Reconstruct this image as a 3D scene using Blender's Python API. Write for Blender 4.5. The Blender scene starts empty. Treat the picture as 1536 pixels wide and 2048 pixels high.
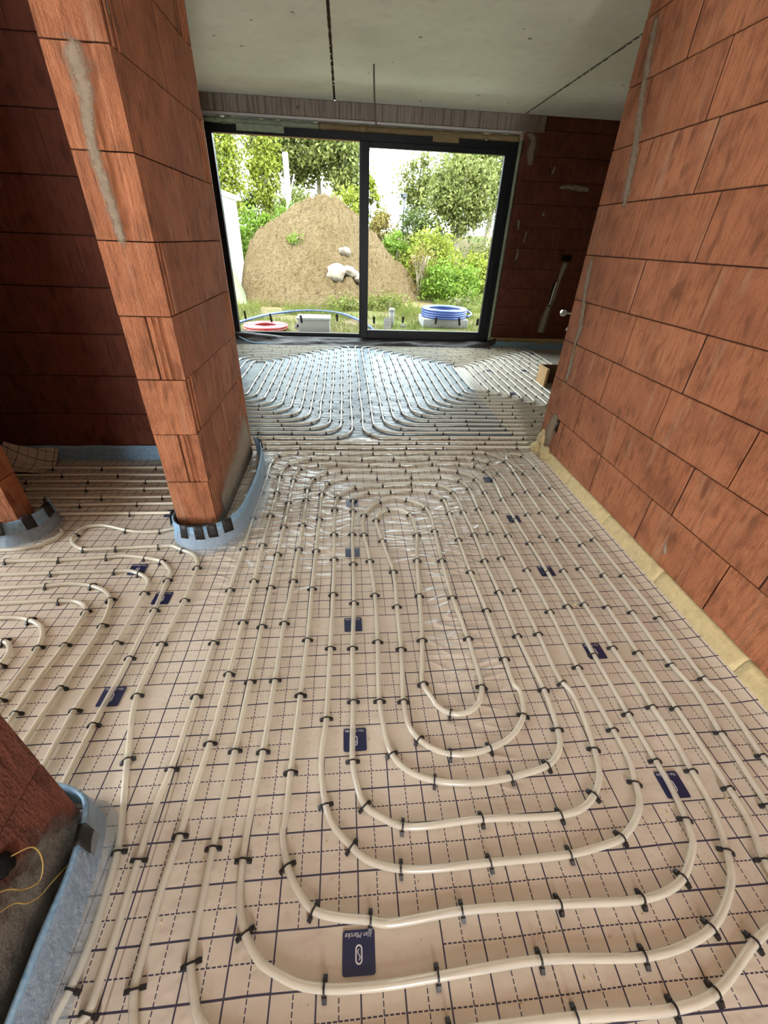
import bpy, bmesh, math, random
import numpy as np
from mathutils import Vector, Matrix, noise
random.seed(7); rng = np.random.default_rng(7)
sc = bpy.context.scene
C = sc.collection
PI = math.pi

# ------------------------------------------------------------ camera, sky, sun, window and fill light, exposure
H = 1.413
cam_d = bpy.data.cameras.new('camera'); cam = bpy.data.objects.new('camera', cam_d); C.objects.link(cam)
cam_d.sensor_fit = 'HORIZONTAL'; cam_d.sensor_width = 36; cam_d.lens = 36 * 831.14 / 1536
cam_d.clip_start = .02; cam_d.clip_end = 300
AX = ((0.99617657, -0.01481916, 0.08609668), (-0.08005626, -0.54938608, 0.83172467), (0.03497486, -0.83543721, -0.54847191))
cam.matrix_world = Matrix(((AX[0][0], -AX[0][1], -AX[0][2], 0), (AX[1][0], -AX[1][1], -AX[1][2], 0), (AX[2][0], -AX[2][1], -AX[2][2], H), (0, 0, 0, 1)))
sc.camera = cam

world = bpy.data.worlds.new('sky'); sc.world = world; world.use_nodes = True
wn = world.node_tree
bg = wn.nodes['Background']
bg.inputs[0].default_value = (.84, .93, 1.0, 1); bg.inputs[1].default_value = 6.8

sun_d = bpy.data.lights.new('sun', 'SUN'); sun = bpy.data.objects.new('sun', sun_d); C.objects.link(sun)
sun_d.energy = 4.2; sun_d.angle = .01; sun_d.color = (1, .93, .78)
sun.rotation_euler = Vector((-.16, .80, -.95)).to_track_quat('-Z', 'Y').to_euler()

def area(name, loc, direction, sx, sy, watts, col=(1, 1, 1), portal=False):
    d = bpy.data.lights.new(name, 'AREA'); d.shape = 'RECTANGLE'; d.size = sx; d.size_y = sy; d.energy = watts; d.color = col
    o = bpy.data.objects.new(name, d); C.objects.link(o); o.location = loc
    o.rotation_euler = Vector(direction).to_track_quat('-Z', 'Y').to_euler()
    if portal: d.cycles.is_portal = True
    return o
area('rear_fill_light', (.42, -2.93, 1.1), (0, 1, 0), .45, 2.0, 84, (.97, .98, 1.0))            # added fill light in a closed recess behind the viewer
area('daylight_side_window', (-3.93, .78, 1.3), (1, 0, 0), 1.0, 2.2, 40, (.97, .98, 1.0))   # side room window
area('sky_portal', (.3, 7.5, 1.3), (0, -1, 0), 4.1, 2.6, 1, portal=True)                    # garden window

sc.view_settings.view_transform = 'Standard'; sc.view_settings.look = 'None'
sc.view_settings.exposure = 1.0; cy = sc.cycles; cy.adaptive_threshold = .05; cy.use_light_tree = False; cy.max_bounces = 4; cy.diffuse_bounces = 3; cy.glossy_bounces = 2; cy.transmission_bounces = 2; cy.transparent_max_bounces = 7; cy.caustics_reflective = False; cy.caustics_refractive = False; sc.view_settings.gamma = 1.0; sc.view_settings.use_curve_mapping = False

# ------------------------------------------------------------ helpers
def tag(o, label=None, cat=None, group=None, kind=None):
    if label: o['label'] = label
    if cat: o['category'] = cat
    if group: o['group'] = group
    if kind: o['kind'] = kind
    return o
def link(name, me, mat=None, parent=None):
    o = bpy.data.objects.new(name, me); C.objects.link(o)
    if mat and not me.materials: me.materials.append(mat)
    if parent: o.parent = parent
    return o
def empty(name, loc=(0, 0, 0), rz=0):
    o = bpy.data.objects.new(name, None); C.objects.link(o); o.location = loc; o.rotation_euler = (0, 0, rz); o.empty_display_size = .1
    return o
def pymesh(name, v, f, smooth=False):
    me = bpy.data.meshes.new(name); me.from_pydata([tuple(map(float, p)) for p in v], [], f)
    if smooth: me.polygons.foreach_set('use_smooth', [True] * len(me.polygons))
    me.update(); return me
_box = {}
def box_mesh(dx, dy, dz, bev=.003):
    k = (round(dx, 4), round(dy, 4), round(dz, 4), bev)
    if k in _box: return _box[k]
    bm = bmesh.new(); bmesh.ops.create_cube(bm, size=1); bmesh.ops.scale(bm, vec=k[:3], verts=bm.verts)
    if bev: bmesh.ops.bevel(bm, geom=bm.edges[:], offset=bev, segments=1, affect='EDGES')
    me = bpy.data.meshes.new('block'); bm.to_mesh(me); bm.free(); return me
def block(name, x0, x1, y0, y1, z0, z1, mat, parent=None, bev=.003):
    """box between world limits; parents sit at the world origin unless stated"""
    me = box_mesh(x1 - x0, y1 - y0, z1 - z0, bev)
    if me.materials and me.materials[0] != mat: me = me.copy(); me.materials.clear()
    else: _box[(round(x1 - x0, 4), round(y1 - y0, 4), round(z1 - z0, 4), bev)] = me
    o = link(name, me, mat, parent); o.location = ((x0 + x1) / 2, (y0 + y1) / 2, (z0 + z1) / 2)
    if parent: o.location = Vector(o.location) - parent.location
    return o
def grid_mesh(name, nx, ny, fn, smooth=True):
    v = [fn(i, j) for j in range(ny) for i in range(nx)]
    f = [(j * nx + i, j * nx + i + 1, (j + 1) * nx + i + 1, (j + 1) * nx + i) for j in range(ny - 1) for i in range(nx - 1)]
    return pymesh(name, v, f, smooth)
def crom(pts, step, closed=False):
    """centripetal Catmull-Rom through points, resampled at about step"""
    P = [np.array(p, float) for p in pts]; Q = [P[0]]
    for p in P[1:]:
        if np.linalg.norm(p - Q[-1]) > .012: Q.append(p)
    P = Q
    if closed: P = [P[-1]] + P + [P[0], P[1]]
    else: P = [2 * P[0] - P[1]] + P + [2 * P[-1] - P[-2]]
    out = []
    for i in range(1, len(P) - 2):
        p0, p1, p2, p3 = P[i - 1:i + 3]
        t0 = 0; t1 = t0 + max(np.linalg.norm(p1 - p0), 1e-6) ** .5; t2 = t1 + max(np.linalg.norm(p2 - p1), 1e-6) ** .5; t3 = t2 + max(np.linalg.norm(p3 - p2), 1e-6) ** .5
        n = max(1, int(np.linalg.norm(p2 - p1) / step + .5))
        for k in range(n):
            t = t1 + (t2 - t1) * k / n
            a1 = (t1 - t) / (t1 - t0) * p0 + (t - t0) / (t1 - t0) * p1; a2 = (t2 - t) / (t2 - t1) * p1 + (t - t1) / (t2 - t1) * p2; a3 = (t3 - t) / (t3 - t2) * p2 + (t - t2) / (t3 - t2) * p3
            b1 = (t2 - t) / (t2 - t0) * a1 + (t - t0) / (t2 - t0) * a2; b2 = (t3 - t) / (t3 - t1) * a2 + (t - t1) / (t3 - t1) * a3
            out.append((t2 - t) / (t2 - t1) * b1 + (t - t1) / (t2 - t1) * b2)
    if not closed: out.append(P[-2])
    return np.array(out)
def tube(paths, radius, sides=8, closed=False, cap=True):
    """one mesh from one or more 3D polylines"""
    V = []; Fc = []
    for path in paths:
        P = np.asarray(path, float); n = len(P)
        r = radius if np.ndim(radius) else np.full(n, radius)
        T = np.roll(P, -1, 0) - np.roll(P, 1, 0)
        if not closed: T[0] = P[1] - P[0]; T[-1] = P[-1] - P[-2]
        T /= np.linalg.norm(T, axis=1)[:, None] + 1e-12
        up = np.array([0, 0, 1.]); 
        if abs(T[0] @ up) > .9: up = np.array([1., 0, 0])
        base = len(V)
        nrm = np.cross(T[0], up); nrm /= np.linalg.norm(nrm)
        for i in range(n):
            nrm = nrm - (nrm @ T[i]) * T[i]; nrm /= np.linalg.norm(nrm) + 1e-12
            b = np.cross(T[i], nrm)
            for s in range(sides):
                a = 2 * PI * s / sides
                V.append(P[i] + r[i] * (math.cos(a) * nrm + math.sin(a) * b))
        for i in range(n if closed else n - 1):
            j = (i + 1) % n
            for s in range(sides):
                t = (s + 1) % sides
                Fc.append((base + i * sides + s, base + i * sides + t, base + j * sides + t, base + j * sides + s))
        if cap and not closed:
            Fc.append(tuple(base + s for s in range(sides))[::-1]); Fc.append(tuple(base + (n - 1) * sides + s for s in range(sides)))
    return pymesh('tube', V, Fc, True)

# ------------------------------------------------------------ node materials
class N:
    def __init__(s, name):
        s.m = bpy.data.materials.new(name); s.m.use_nodes = True; s.t = s.m.node_tree; s.b = s.t.nodes['Principled BSDF']
    def n(s, typ, **kw):
        o = s.t.nodes.new(typ)
        for k, v in kw.items(): setattr(o, k, v)
        return o
    def l(s, a, b): s.t.links.new(a, b)
    def val(s, sock, v):
        if hasattr(v, 'is_output'): s.l(v, sock)
        else: sock.default_value = v
    def math(s, op, a, b=0., c=None):
        o = s.n('ShaderNodeMath', operation=op); s.val(o.inputs[0], a); s.val(o.inputs[1], b)
        if c is not None: s.val(o.inputs[2], c)
        return o.outputs[0]
    def mix(s, f, a, b):
        o = s.n('ShaderNodeMix', data_type='RGBA'); s.val(o.inputs[0], f); s.val(o.inputs[6], a); s.val(o.inputs[7], b); return o.outputs[2]
    def coord(s, kind='Object', scale=(1, 1, 1), off=None):
        tc = s.n('ShaderNodeTexCoord'); mp = s.n('ShaderNodeMapping'); s.l(tc.outputs[kind], mp.inputs[0]); mp.inputs[3].default_value = scale
        if off is not None: s.l(off, mp.inputs[1])
        return mp.outputs[0]
    def world(s, scale=(1, 1, 1)):
        g = s.n('ShaderNodeNewGeometry'); mp = s.n('ShaderNodeMapping'); s.l(g.outputs['Position'], mp.inputs[0]); mp.inputs[3].default_value = scale
        return mp.outputs[0]
    def noise(s, vec, scale, detail=4, rough=.55):
        o = s.n('ShaderNodeTexNoise'); s.l(vec, o.inputs['Vector']); o.inputs['Scale'].default_value = scale; o.inputs['Detail'].default_value = detail; o.inputs['Roughness'].default_value = rough
        return o.outputs['Fac']
    def ramp(s, f, *stops):
        o = s.n('ShaderNodeValToRGB'); s.l(f, o.inputs[0]); e = o.color_ramp.elements
        while len(e) < len(stops): e.new(.5)
        for k, (p, c) in enumerate(stops):
            e[k].position = p; e[k].color = (c, c, c, 1) if not isinstance(c, tuple) else c + (1,)
        return o.outputs[0]
    def bump(s, h, strength, dist=.01):
        o = s.n('ShaderNodeBump'); s.l(h, o.inputs['Height']); o.inputs['Strength'].default_value = strength; o.inputs['Distance'].default_value = dist
        s.l(o.outputs[0], s.b.inputs['Normal']); return o
    def set(s, color=None, rough=None, spec=None, **kw):
        if color is not None: s.val(s.b.inputs['Base Color'], color if hasattr(color, 'is_output') or len(color) == 4 else tuple(color) + (1,))
        if rough is not None: s.val(s.b.inputs['Roughness'], rough)
        if spec is not None: s.val(s.b.inputs['Specular IOR Level'], spec)
        for k, v in kw.items(): s.val(s.b.inputs[k.replace('_', ' ')], v)
        return s.m
def plain(name, col, rough=.6, spec=.4, var=.15, scale=30, bump=.15, dist=.003, **kw):
    k = N(name); v = k.coord('Object'); f = k.noise(v, scale)
    c1 = tuple(x * (1 - var) for x in col) + (1,); c2 = tuple(min(1, x * (1 + var)) for x in col) + (1,)
    k.set(k.mix(f, c1, c2), rough, spec, **kw)
    if bump: k.bump(k.noise(v, scale * 2), bump, dist)
    return k.m

def make_brick(name, a, b, dark, dust):
    k = N(name); oi = k.n('ShaderNodeObjectInfo'); r = oi.outputs['Random']
    off = k.n('ShaderNodeCombineXYZ'); k.l(k.math('MULTIPLY', r, 37.), off.inputs[0]); k.l(k.math('MULTIPLY', r, 91.), off.inputs[1]); k.l(k.math('MULTIPLY', r, 17.), off.inputs[2])
    v1 = k.coord('Object', (1, 1, 1), off.outputs[0]); vs = k.coord('Object', (1, 1, .12), off.outputs[0])
    base = k.mix(k.math('MULTIPLY_ADD', r, .8, .1), a + (1,), b + (1,))
    streak = k.noise(vs, 55, 3, .65); blotch = k.noise(v1, 6, 3, .65); fine = k.noise(v1, 120, 1); spots = k.noise(k.coord('Object', (1, 1, .45), off.outputs[0]), 19, 1, .5)
    c = k.mix(k.math('MULTIPLY', k.ramp(blotch, (.42, 0.), (.66, 1.)), .55), base, dark + (1,))
    c = k.mix(k.math('MULTIPLY', k.ramp(streak, (.50, 0.), (.66, 1.)), .55), c, dark + (1,))
    c = k.mix(k.math('MULTIPLY', k.ramp(spots, (.60, 0.), (.72, 1.)), .55), c, tuple(x * .75 for x in dark) + (1,))
    smear = k.noise(vs, 14, 2, .6)
    c = k.mix(k.math('MULTIPLY', k.ramp(smear, (.58, 0.), (.74, 1.)), .40), c, dust + (1,))
    k.set(c, .88, .25)
    h = k.math('ADD', k.math('MULTIPLY', streak, .6), k.math('ADD', k.math('MULTIPLY', fine, .3), k.math('MULTIPLY', blotch, .6))); k.bump(h, 1., .010)
    return k.m
M = {}
M['brick'] = make_brick('terracotta_block', (.385, .150, .069), (.31, .115, .052), (.155, .055, .025), (.42, .26, .155))
M['brick_shaded'] = make_brick('shaded_terracotta_block', (.15, .048, .028), (.12, .039, .022), (.07, .023, .014), (.17, .062, .038))  # block colour darkened to carry the shade on walls away from the light
M['mortar_joint_shade'] = plain('mortar_and_joint_shade', (.055, .028, .018), .95, .1)  # dark mortar core; also stands in for shadow in the block joints
def mk_mortar(name, col, feather=False):
    k = N(name); v = k.world(); f = k.noise(v, 25, 6, .7); g = k.noise(v, 140, 3)
    k.set(k.mix(k.ramp(f, (.3, 0.), (.7, 1.)), tuple(x * .68 for x in col) + (1,), col + (1,)), .93, .2)
    k.bump(k.math('ADD', f, k.math('MULTIPLY', g, .4)), .7, .008)
    if feather:                                  # thin trowelled edges let the block show through
        at = k.n('ShaderNodeAttribute'); at.attribute_name = 'cover'
        m = k.math('ADD', at.outputs['Fac'], k.math('MULTIPLY', k.math('SUBTRACT', k.noise(v, 38, 5, .75), .5), 1.5))
        tr = k.n('ShaderNodeBsdfTransparent'); mx = k.n('ShaderNodeMixShader'); k.l(k.math('MULTIPLY', k.ramp(m, (.25, 0.), (.85, 1.)), feather), mx.inputs[0])
        k.l(tr.outputs[0], mx.inputs[1]); k.l(k.b.outputs[0], mx.inputs[2]); k.l(mx.outputs[0], k.t.nodes['Material Output'].inputs[0])
    return k.m
M['mortar'] = mk_mortar('smeared_mortar', (.36, .29, .205), .82); M['skirt'] = mk_mortar('brushed_mortar', (.52, .46, .34), .66); M['render_rough'] = mk_mortar('rough_render', (.16, .14, .11), .97)
M['mortar_grey'] = mk_mortar('rough_grey_render', (.17, .145, .115))
M['foam_yellow'] = mk_mortar('yellow_sprayed_foam', (.62, .50, .26))

def mk_concrete(name, a, b, streaks=False):
    k = N(name); v = k.world(); f = k.noise(v, 1.1, 6, .6); g = k.noise(v, 9, 6, .65)
    c = k.mix(k.ramp(f, (.32, 0.), (.68, 1.)), a + (1,), b + (1,))
    c = k.mix(k.math('MULTIPLY', k.ramp(g, (.55, 0.), (.75, 1.)), .25), c, tuple(x * .6 for x in a) + (1,))
    if streaks:
        s = k.noise(k.world((30, 30, .9)), 1.3, 4, .6); c = k.mix(k.math('MULTIPLY', k.ramp(s, (.46, 0.), (.62, 1.)), .75), c, (.085, .06, .045, 1))
    pits = k.n('ShaderNodeTexVoronoi'); k.l(v, pits.inputs['Vector']); pits.inputs['Scale'].default_value = 3.2
    c = k.mix(k.math('MULTIPLY', k.math('LESS_THAN', pits.outputs['Distance'], .055), .8), c, (.06, .05, .04, 1))
    k.set(c, k.ramp(g, (.3, .34), (.7, .6)), .45); k.bump(k.math('ADD', f, k.math('MULTIPLY', k.noise(v, 45), .3)), .25, .01); return k.m
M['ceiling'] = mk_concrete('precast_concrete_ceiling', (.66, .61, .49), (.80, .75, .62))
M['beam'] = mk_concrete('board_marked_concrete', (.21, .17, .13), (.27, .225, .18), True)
M['black_frame'] = plain('black_aluminium', (.006, .007, .008), .4, .2, .1, 80, .05)
M['membrane_black'] = plain('dark_rubber_sheet', (.030, .025, .021), .55, .2, .2, 12, .5, .02)
M['tape'] = plain('black_tape', (.012, .011, .010), .55, .4, .1, 60, .1)
M['clip'] = plain('black_plastic_clip', (.015, .014, .014), .5, .4, .1, 60, 0)
M['foam_green'] = mk_mortar('pale_green_foam', (.34, .40, .28))
M['foam_tan'] = mk_mortar('tan_foam_strip', (.30, .22, .11))
M['steel'] = plain('galvanised_angle', (.42, .40, .37), .45, .5, .15, 20, .2, Metallic=.3)
M['wood'] = plain('raw_timber', (.58, .36, .17), .7, .3, .25, 14, .2)
M['wood_shaded'] = plain('shaded_timber_inside', (.10, .055, .03), .8, .3)  # timber colour darkened to stand for shade inside the box
M['wire'] = plain('yellow_brown_wire', (.34, .225, .06), .45, .5, .2, 20, 0)
M['black'] = plain('black_recess', (.008, .007, .006), .9, .1)
M['white_plastic'] = plain('white_plastic', (.75, .75, .72), .4, .5, .05)
M['chrome'] = plain('chrome_fitting', (.55, .55, .55), .2, .5, .05, Metallic=1.)
M['navy'] = plain('navy_print', (.012, .018, .065), .42, .5, .1, 60, 0)
M['navy_faded'] = plain('faded_navy_print', (.06, .07, .16), .35, .5, .1, 60, 0)
M['print_white'] = plain('white_print', (.62, .62, .66), .45, .4, .05, 60, 0)
# blue edge foam with fibrous bloom
def mk_blue():
    k = N('blue_edge_foam'); v = k.world(); f = k.noise(v, 60, 5, .7); g = k.noise(v, 9, 3)
    c = k.mix(k.ramp(f, (.35, 0.), (.7, 1.)), (.11, .24, .38, 1), (.30, .46, .60, 1)); c = k.mix(k.math('MULTIPLY', g, .3), c, (.36, .5, .6, 1))
    k.set(c, .65, .3); k.bump(f, .3, .003); return k.m
M['blue_foam'] = mk_blue()
def mk_film(name, tint, clear):
    k = N(name); v = k.world(); f = k.noise(v, 22, 5, .65)
    k.set(tint, .16, .6); k.bump(f, .9, .015)
    tr = k.n('ShaderNodeBsdfTransparent'); tr.inputs[0].default_value = (.95, .97, 1, 1); mx = k.n('ShaderNodeMixShader'); mx.inputs[0].default_value = clear
    k.l(k.b.outputs[0], mx.inputs[1]); k.l(tr.outputs[0], mx.inputs[2]); k.l(mx.outputs[0], k.t.nodes['Material Output'].inputs[0]); return k.m
M['film'] = mk_film('clear_plastic_film', (.42, .48, .52), .58)
M['glass'] = None
def mk_glass():
    k = N('window_glass'); gl = k.n('ShaderNodeBsdfGlossy'); gl.inputs['Roughness'].default_value = .01
    tr = k.n('ShaderNodeBsdfTransparent'); tr.inputs[0].default_value = (.96, .98, .97, 1); fr = k.n('ShaderNodeFresnel'); fr.inputs[0].default_value = 1.05
    mx = k.n('ShaderNodeMixShader'); k.l(fr.outputs[0], mx.inputs[0]); k.l(tr.outputs[0], mx.inputs[1]); k.l(gl.outputs[0], mx.inputs[2]); k.l(mx.outputs[0], k.t.nodes['Material Output'].inputs[0]); return k.m
M['glass'] = mk_glass()
def mk_pipe():
    k = N('milky_heating_pipe'); v = k.world(); f = k.noise(v, 9, 3)
    k.set(k.mix(f, (.76, .73, .62, 1), (.84, .82, .72, 1)), .2, .8)
    tr = k.n('ShaderNodeBsdfTransparent'); tr.inputs[0].default_value = (.93, .90, .82, 1)
    lw = k.n('ShaderNodeLayerWeight'); lw.inputs[0].default_value = .35
    mx = k.n('ShaderNodeMixShader'); mx.inputs[0].default_value = .53
    k.l(k.b.outputs[0], mx.inputs[1]); k.l(tr.outputs[0], mx.inputs[2]); k.l(mx.outputs[0], k.t.nodes['Material Output'].inputs[0]); return k.m
M['pipe'] = mk_pipe()
M['pipe'].node_tree.nodes.remove([n for n in M['pipe'].node_tree.nodes if n.type == 'LAYER_WEIGHT'][0])

M['pipe_far'] = plain('milky_pipe_opaque', (.70, .66, .54), .25, .6, .08, 9, 0)
# floor film with its printed 10 cm grid (5 cm lines dashed), blank fields round each printed logo
WRINKLES = [(-.42, 2.05, .36, .62, 1.), (-.52, 2.72, .24, .25, 1.), (.58, 1.85, .32, .30, .8), (.47, 1.15, .13, .5, .8), (-.1, 2.82, .75, .12, .7), (1.22, 2.72, .25, .25, 1.), (.85, 2.2, .3, .35, .5), (-.3, 1.3, .4, .3, .15), (.3, 3.05, 1.3, .28, .6), (.1, 4.2, 1.3, 1.0, .35), (-.3, 5.4, 1.2, 1.0, .3)]
def mk_floor():
    k = N('printed_insulation_film'); g = k.n('ShaderNodeNewGeometry'); sp = k.n('ShaderNodeSeparateXYZ'); k.l(g.outputs['Position'], sp.inputs[0])
    X, Y = sp.outputs[0], sp.outputs[1]
    wn_ = k.n('ShaderNodeTexNoise'); k.l(g.outputs['Position'], wn_.inputs['Vector']); wn_.inputs['Scale'].default_value = 2.6; wn_.inputs['Detail'].default_value = 1; ws = k.n('ShaderNodeSeparateColor'); k.l(wn_.outputs['Color'], ws.inputs[0]); wob, wob2 = ws.outputs[0], ws.outputs[1]
    left = k.math('LESS_THAN', X, -.462)
    far = k.math('GREATER_THAN', Y, 3.3)
    x0 = k.math('MULTIPLY_ADD', left, -.865, .012); x0 = k.math('MULTIPLY_ADD', far, -.11, x0)
    y0 = k.math('MULTIPLY_ADD', left, .2, .25); y0 = k.math('MULTIPLY_ADD', k.math('MULTIPLY', k.math('GREATER_THAN', X, .46), k.math('SUBTRACT', 1., left)), .30, y0)
    Xs = k.math('SUBTRACT', k.math('MULTIPLY_ADD', k.math('SUBTRACT', wob, .5), .012, X), x0); Ys = k.math('SUBTRACT', k.math('MULTIPLY_ADD', k.math('SUBTRACT', wob2, .5), .012, Y), y0)
    def tri(v, per, ph=0.):   # distance to nearest multiple of per
        q = k.math('FRACT', k.math('ADD', k.math('DIVIDE', v, per), .5 + ph)); return k.math('MULTIPLY', k.math('ABSOLUTE', k.math('SUBTRACT', q, .5)), per)
    sx = k.math('LESS_THAN', tri(Xs, .1), .0020); sy = k.math('LESS_THAN', tri(Ys, .1, .5), .0022)
    dx = k.math('MULTIPLY', k.math('LESS_THAN', tri(Xs, .1, .5), .0014), k.math('LESS_THAN', k.math('FRACT', k.math('DIVIDE', Ys, .0125)), .72))
    dy = k.math('MULTIPLY', k.math('LESS_THAN', tri(Ys, .1), .0015), k.math('LESS_THAN', k.math('FRACT', k.math('DIVIDE', Xs, .0125)), .72))
    inx = k.math('LESS_THAN', tri(Xs, 1.), .197); iny = k.math('LESS_THAN', tri(Ys, .5), .0485)
    line = k.math('MAXIMUM', k.math('MAXIMUM', sx, sy), k.math('MAXIMUM', dx, dy))
    line = k.math('MULTIPLY', line, k.math('SUBTRACT', 1., k.math('MULTIPLY', inx, iny)))
    seam = k.math('LESS_THAN', tri(k.math('SUBTRACT', X, .462), 1.), .0022)
    f = k.noise(k.world(), 2.2, 3, .6); d = k.noise(k.world(), 26, 2, .7)
    c = k.mix(k.ramp(f, (.3, 0.), (.7, 1.)), (.54, .475, .385, 1), (.615, .55, .455, 1))
    c = k.mix(k.math('MULTIPLY', k.ramp(d, (.58, 0.), (.74, 1.)), .25), c, (.40, .27, .19, 1))
    c = k.mix(k.math('MULTIPLY', seam, .55), c, (.18, .12, .09, 1))
    c = k.mix(k.math('MULTIPLY', line, .93), c, (.016, .018, .055, 1))
    far_zone = k.math('MULTIPLY', k.math('GREATER_THAN', Y, k.math('MULTIPLY_ADD', wob, .2, 3.2)), k.math('LESS_THAN', X, 1.455))   # blue-grey far floor zone with fainter print
    fc_ = k.mix(k.math('MULTIPLY', line, .30), (.25, .295, .325, 1), (.05, .06, .10, 1)); c = k.mix(far_zone, c, fc_)
    k.set(c, .27, .5, IOR=k.math('MULTIPLY_ADD', far_zone, -.17, 1.36))
    at = k.n('ShaderNodeAttribute'); at.attribute_name = 'wrinkle'; mask = at.outputs['Fac']
    warp = k.n('ShaderNodeTexNoise'); k.l(k.world(), warp.inputs['Vector']); warp.inputs['Scale'].default_value = 3.2; warp.inputs['Detail'].default_value = 0
    wv = k.n('ShaderNodeVectorMath', operation='MULTIPLY_ADD'); k.l(warp.outputs['Color'], wv.inputs[0]); wv.inputs[1].default_value = (.16, .16, 0); k.l(g.outputs['Position'], wv.inputs[2])
    mp = k.n('ShaderNodeMapping'); k.l(wv.outputs[0], mp.inputs[0]); mp.inputs[3].default_value = (4.5, 15, 1); mp.inputs[2].default_value = (0, 0, .12)
    rn = k.noise(mp.outputs[0], 1., 1, .5); ridge = k.math('POWER', k.math('SUBTRACT', 1., k.math('MULTIPLY', k.math('ABSOLUTE', k.math('SUBTRACT', rn, .5)), 4.2)), 2.)
    ridge = k.math('MULTIPLY', k.math('MAXIMUM', ridge, 0.), mask)
    h = k.math('ADD', k.math('MULTIPLY', ridge, 1.2), k.math('ADD', k.math('MULTIPLY', k.noise(k.world((1, 1.6, 1)), 9, 2, .5), .5), k.math('MULTIPLY', k.noise(k.world(), 40, 1), .12))); k.bump(h, .8, .012)
    return k.m
M['floor'] = mk_floor()
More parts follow.
